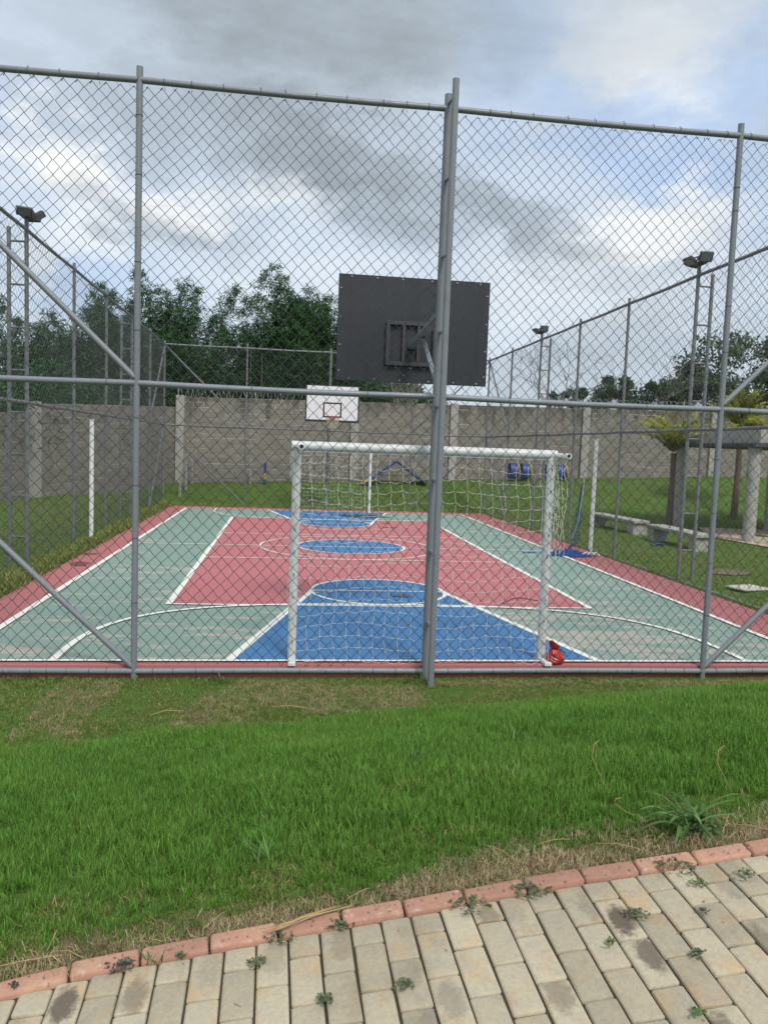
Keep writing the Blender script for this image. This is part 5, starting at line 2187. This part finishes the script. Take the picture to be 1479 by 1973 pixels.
tree('big grey green tree at the right edge beyond the wall', 33.0, 45.0, 10.6, 5.2, 1, 'leaf_tree_pale', .60, 11000, 2.0, (.2, .4))
tree('dark rounded tree between the two right masts, the tallest of the middle ones', 22.6, 44.5, 7.3, 1.9, 2, 'leaf_tree', .58, 5200, 1.0)
tree('low leafy tree just right of the far right floodlight mast', 18.6, 43.0, 5.5, 1.9, 3, 'leaf_tree', .6, 3000, .8)
tree('small thin tree between the far mast and the dark rounded tree', 20.5, 44.0, 5.6, 1.6, 4, 'leaf_tree', .6, 2400, .7)
tree('dark bushy tree left of the nearer right floodlight mast', 26.3, 45.5, 6.7, 2.2, 5, 'leaf_tree', .58, 4600, .9)
tree('leafy tree right behind the nearer right floodlight mast', 28.9, 46.5, 7.6, 2.4, 6, 'leaf_tree_pale', .58, 4600, 1.0)
tree('low dark tree filling the gap above the razor wire at right', 24.4, 48.0, 5.6, 2.6, 7, 'leaf_tree', .55, 4200, 1.0)
tree('low dark tree under the crown of the big right tree', 31.0, 42.0, 6.4, 2.8, 8, 'leaf_tree', .55, 4600, 1.0)


def bare_tree(label, x, y, h, seed):
    q = random.Random(seed)
    t = thing('bare_tree', label, 'tree', (x, y, on(x, y)), 0, 'leafless trees beyond the wall')
    mb = MB()
    mb.tube([(0, 0, -.3), (0, 0, h * .42)], [.10, .07], 8)
    obj('trunk', mb, 'bare_twig', t)
    for k in range(6):
        mb = MB()
        a = k * PI / 3 + q.uniform(-.4, .4)
        branchy(mb, Vector((0, 0, h * q.uniform(.30, .42))), Vector((math.cos(a) * .85, math.sin(a) * .85, .75)).normalized(), h * .26, .045, 3, q, [], .65, .012)
        obj('limb', mb, 'bare_twig', t)


bare_tree('bare spreading tree behind the far right floodlight mast', 17.0, 41.0, 8.6, 3)
bare_tree('thin bare tree right of the dark rounded tree', 24.6, 43.5, 9.0, 5)


# ------------------------------------------------------------------ young palms
def palm(label, x, y, th, seed, fl=1.85, n=26):
    q = random.Random(seed)
    z0 = on(x, y)
    t = thing('young_palm', label, 'palm', (x, y, z0), 0, 'young palms by the pergola')
    mb = MB()
    pts, rs = [], []
    for k in range(15):
        s = k / 14
        pts.append((.05 * math.sin(s * 3), 0, -.15 + (th + .15) * s))
        rs.append((.125 - .05 * s) * (1 + .10 * (k % 2)))
    mb.tube(pts, rs, 12)
    obj('trunk', mb, 'palm_bark', t)
    for k in range(n):
        a = 2 * PI * k / n * 2.4 + q.uniform(-.3, .3)
        L = fl * q.uniform(.85, 1.15)
        rise = q.uniform(.65, 1.45)
        P, D, LL = [], [], []
        rach = []
        for i in range(13):
            s = i / 12
            xx = L * (s * math.cos(rise) + .14 * s * s)
            zz = th + L * (s * math.sin(rise) - .34 * s * s)
            rach.append(Vector((xx * math.cos(a), xx * math.sin(a), zz)))
        for i in range(1, 13):
            p0 = rach[i]
            d = (rach[i] - rach[i - 1]).normalized()
            sd_ = d.cross(Vector((0, 0, 1))).normalized()
            for j in (-1, 1):
                for m in (0, .33, .66):
                    P.append(p0 - d * m * L / 12)
                    D.append(d * .75 + sd_ * j * .8 + Vector((0, 0, q.uniform(-.35, .25))))
                    LL.append(.50 * math.sin(PI * (.18 + .8 * i / 12)) * q.uniform(.8, 1.15))
        LL = np.array(LL)
        tn = np.full(len(LL), q.random())
        me = leaves_mesh('frond', np.array(P), np.array(D), LL, .055, np.tile([0, 0, 1.], (len(P), 1)), .25, tint=tn)
        link('frond', me, 'leaf_palm', t)


palm('young palm with yellow green fronds beside the leftmost pergola column', 12.15, 15.75, 2.30, 2)
palm('yellow green palm standing up behind the pergola roof at the right edge', 15.9, 18.3, 3.15, 6, 1.9)
palm('yellow green palm in front of the pergola at the right frame edge', 14.35, 14.9, 2.45, 9, 1.45)

print('pavers', n_pav, 'objects', len(bpy.data.objects))
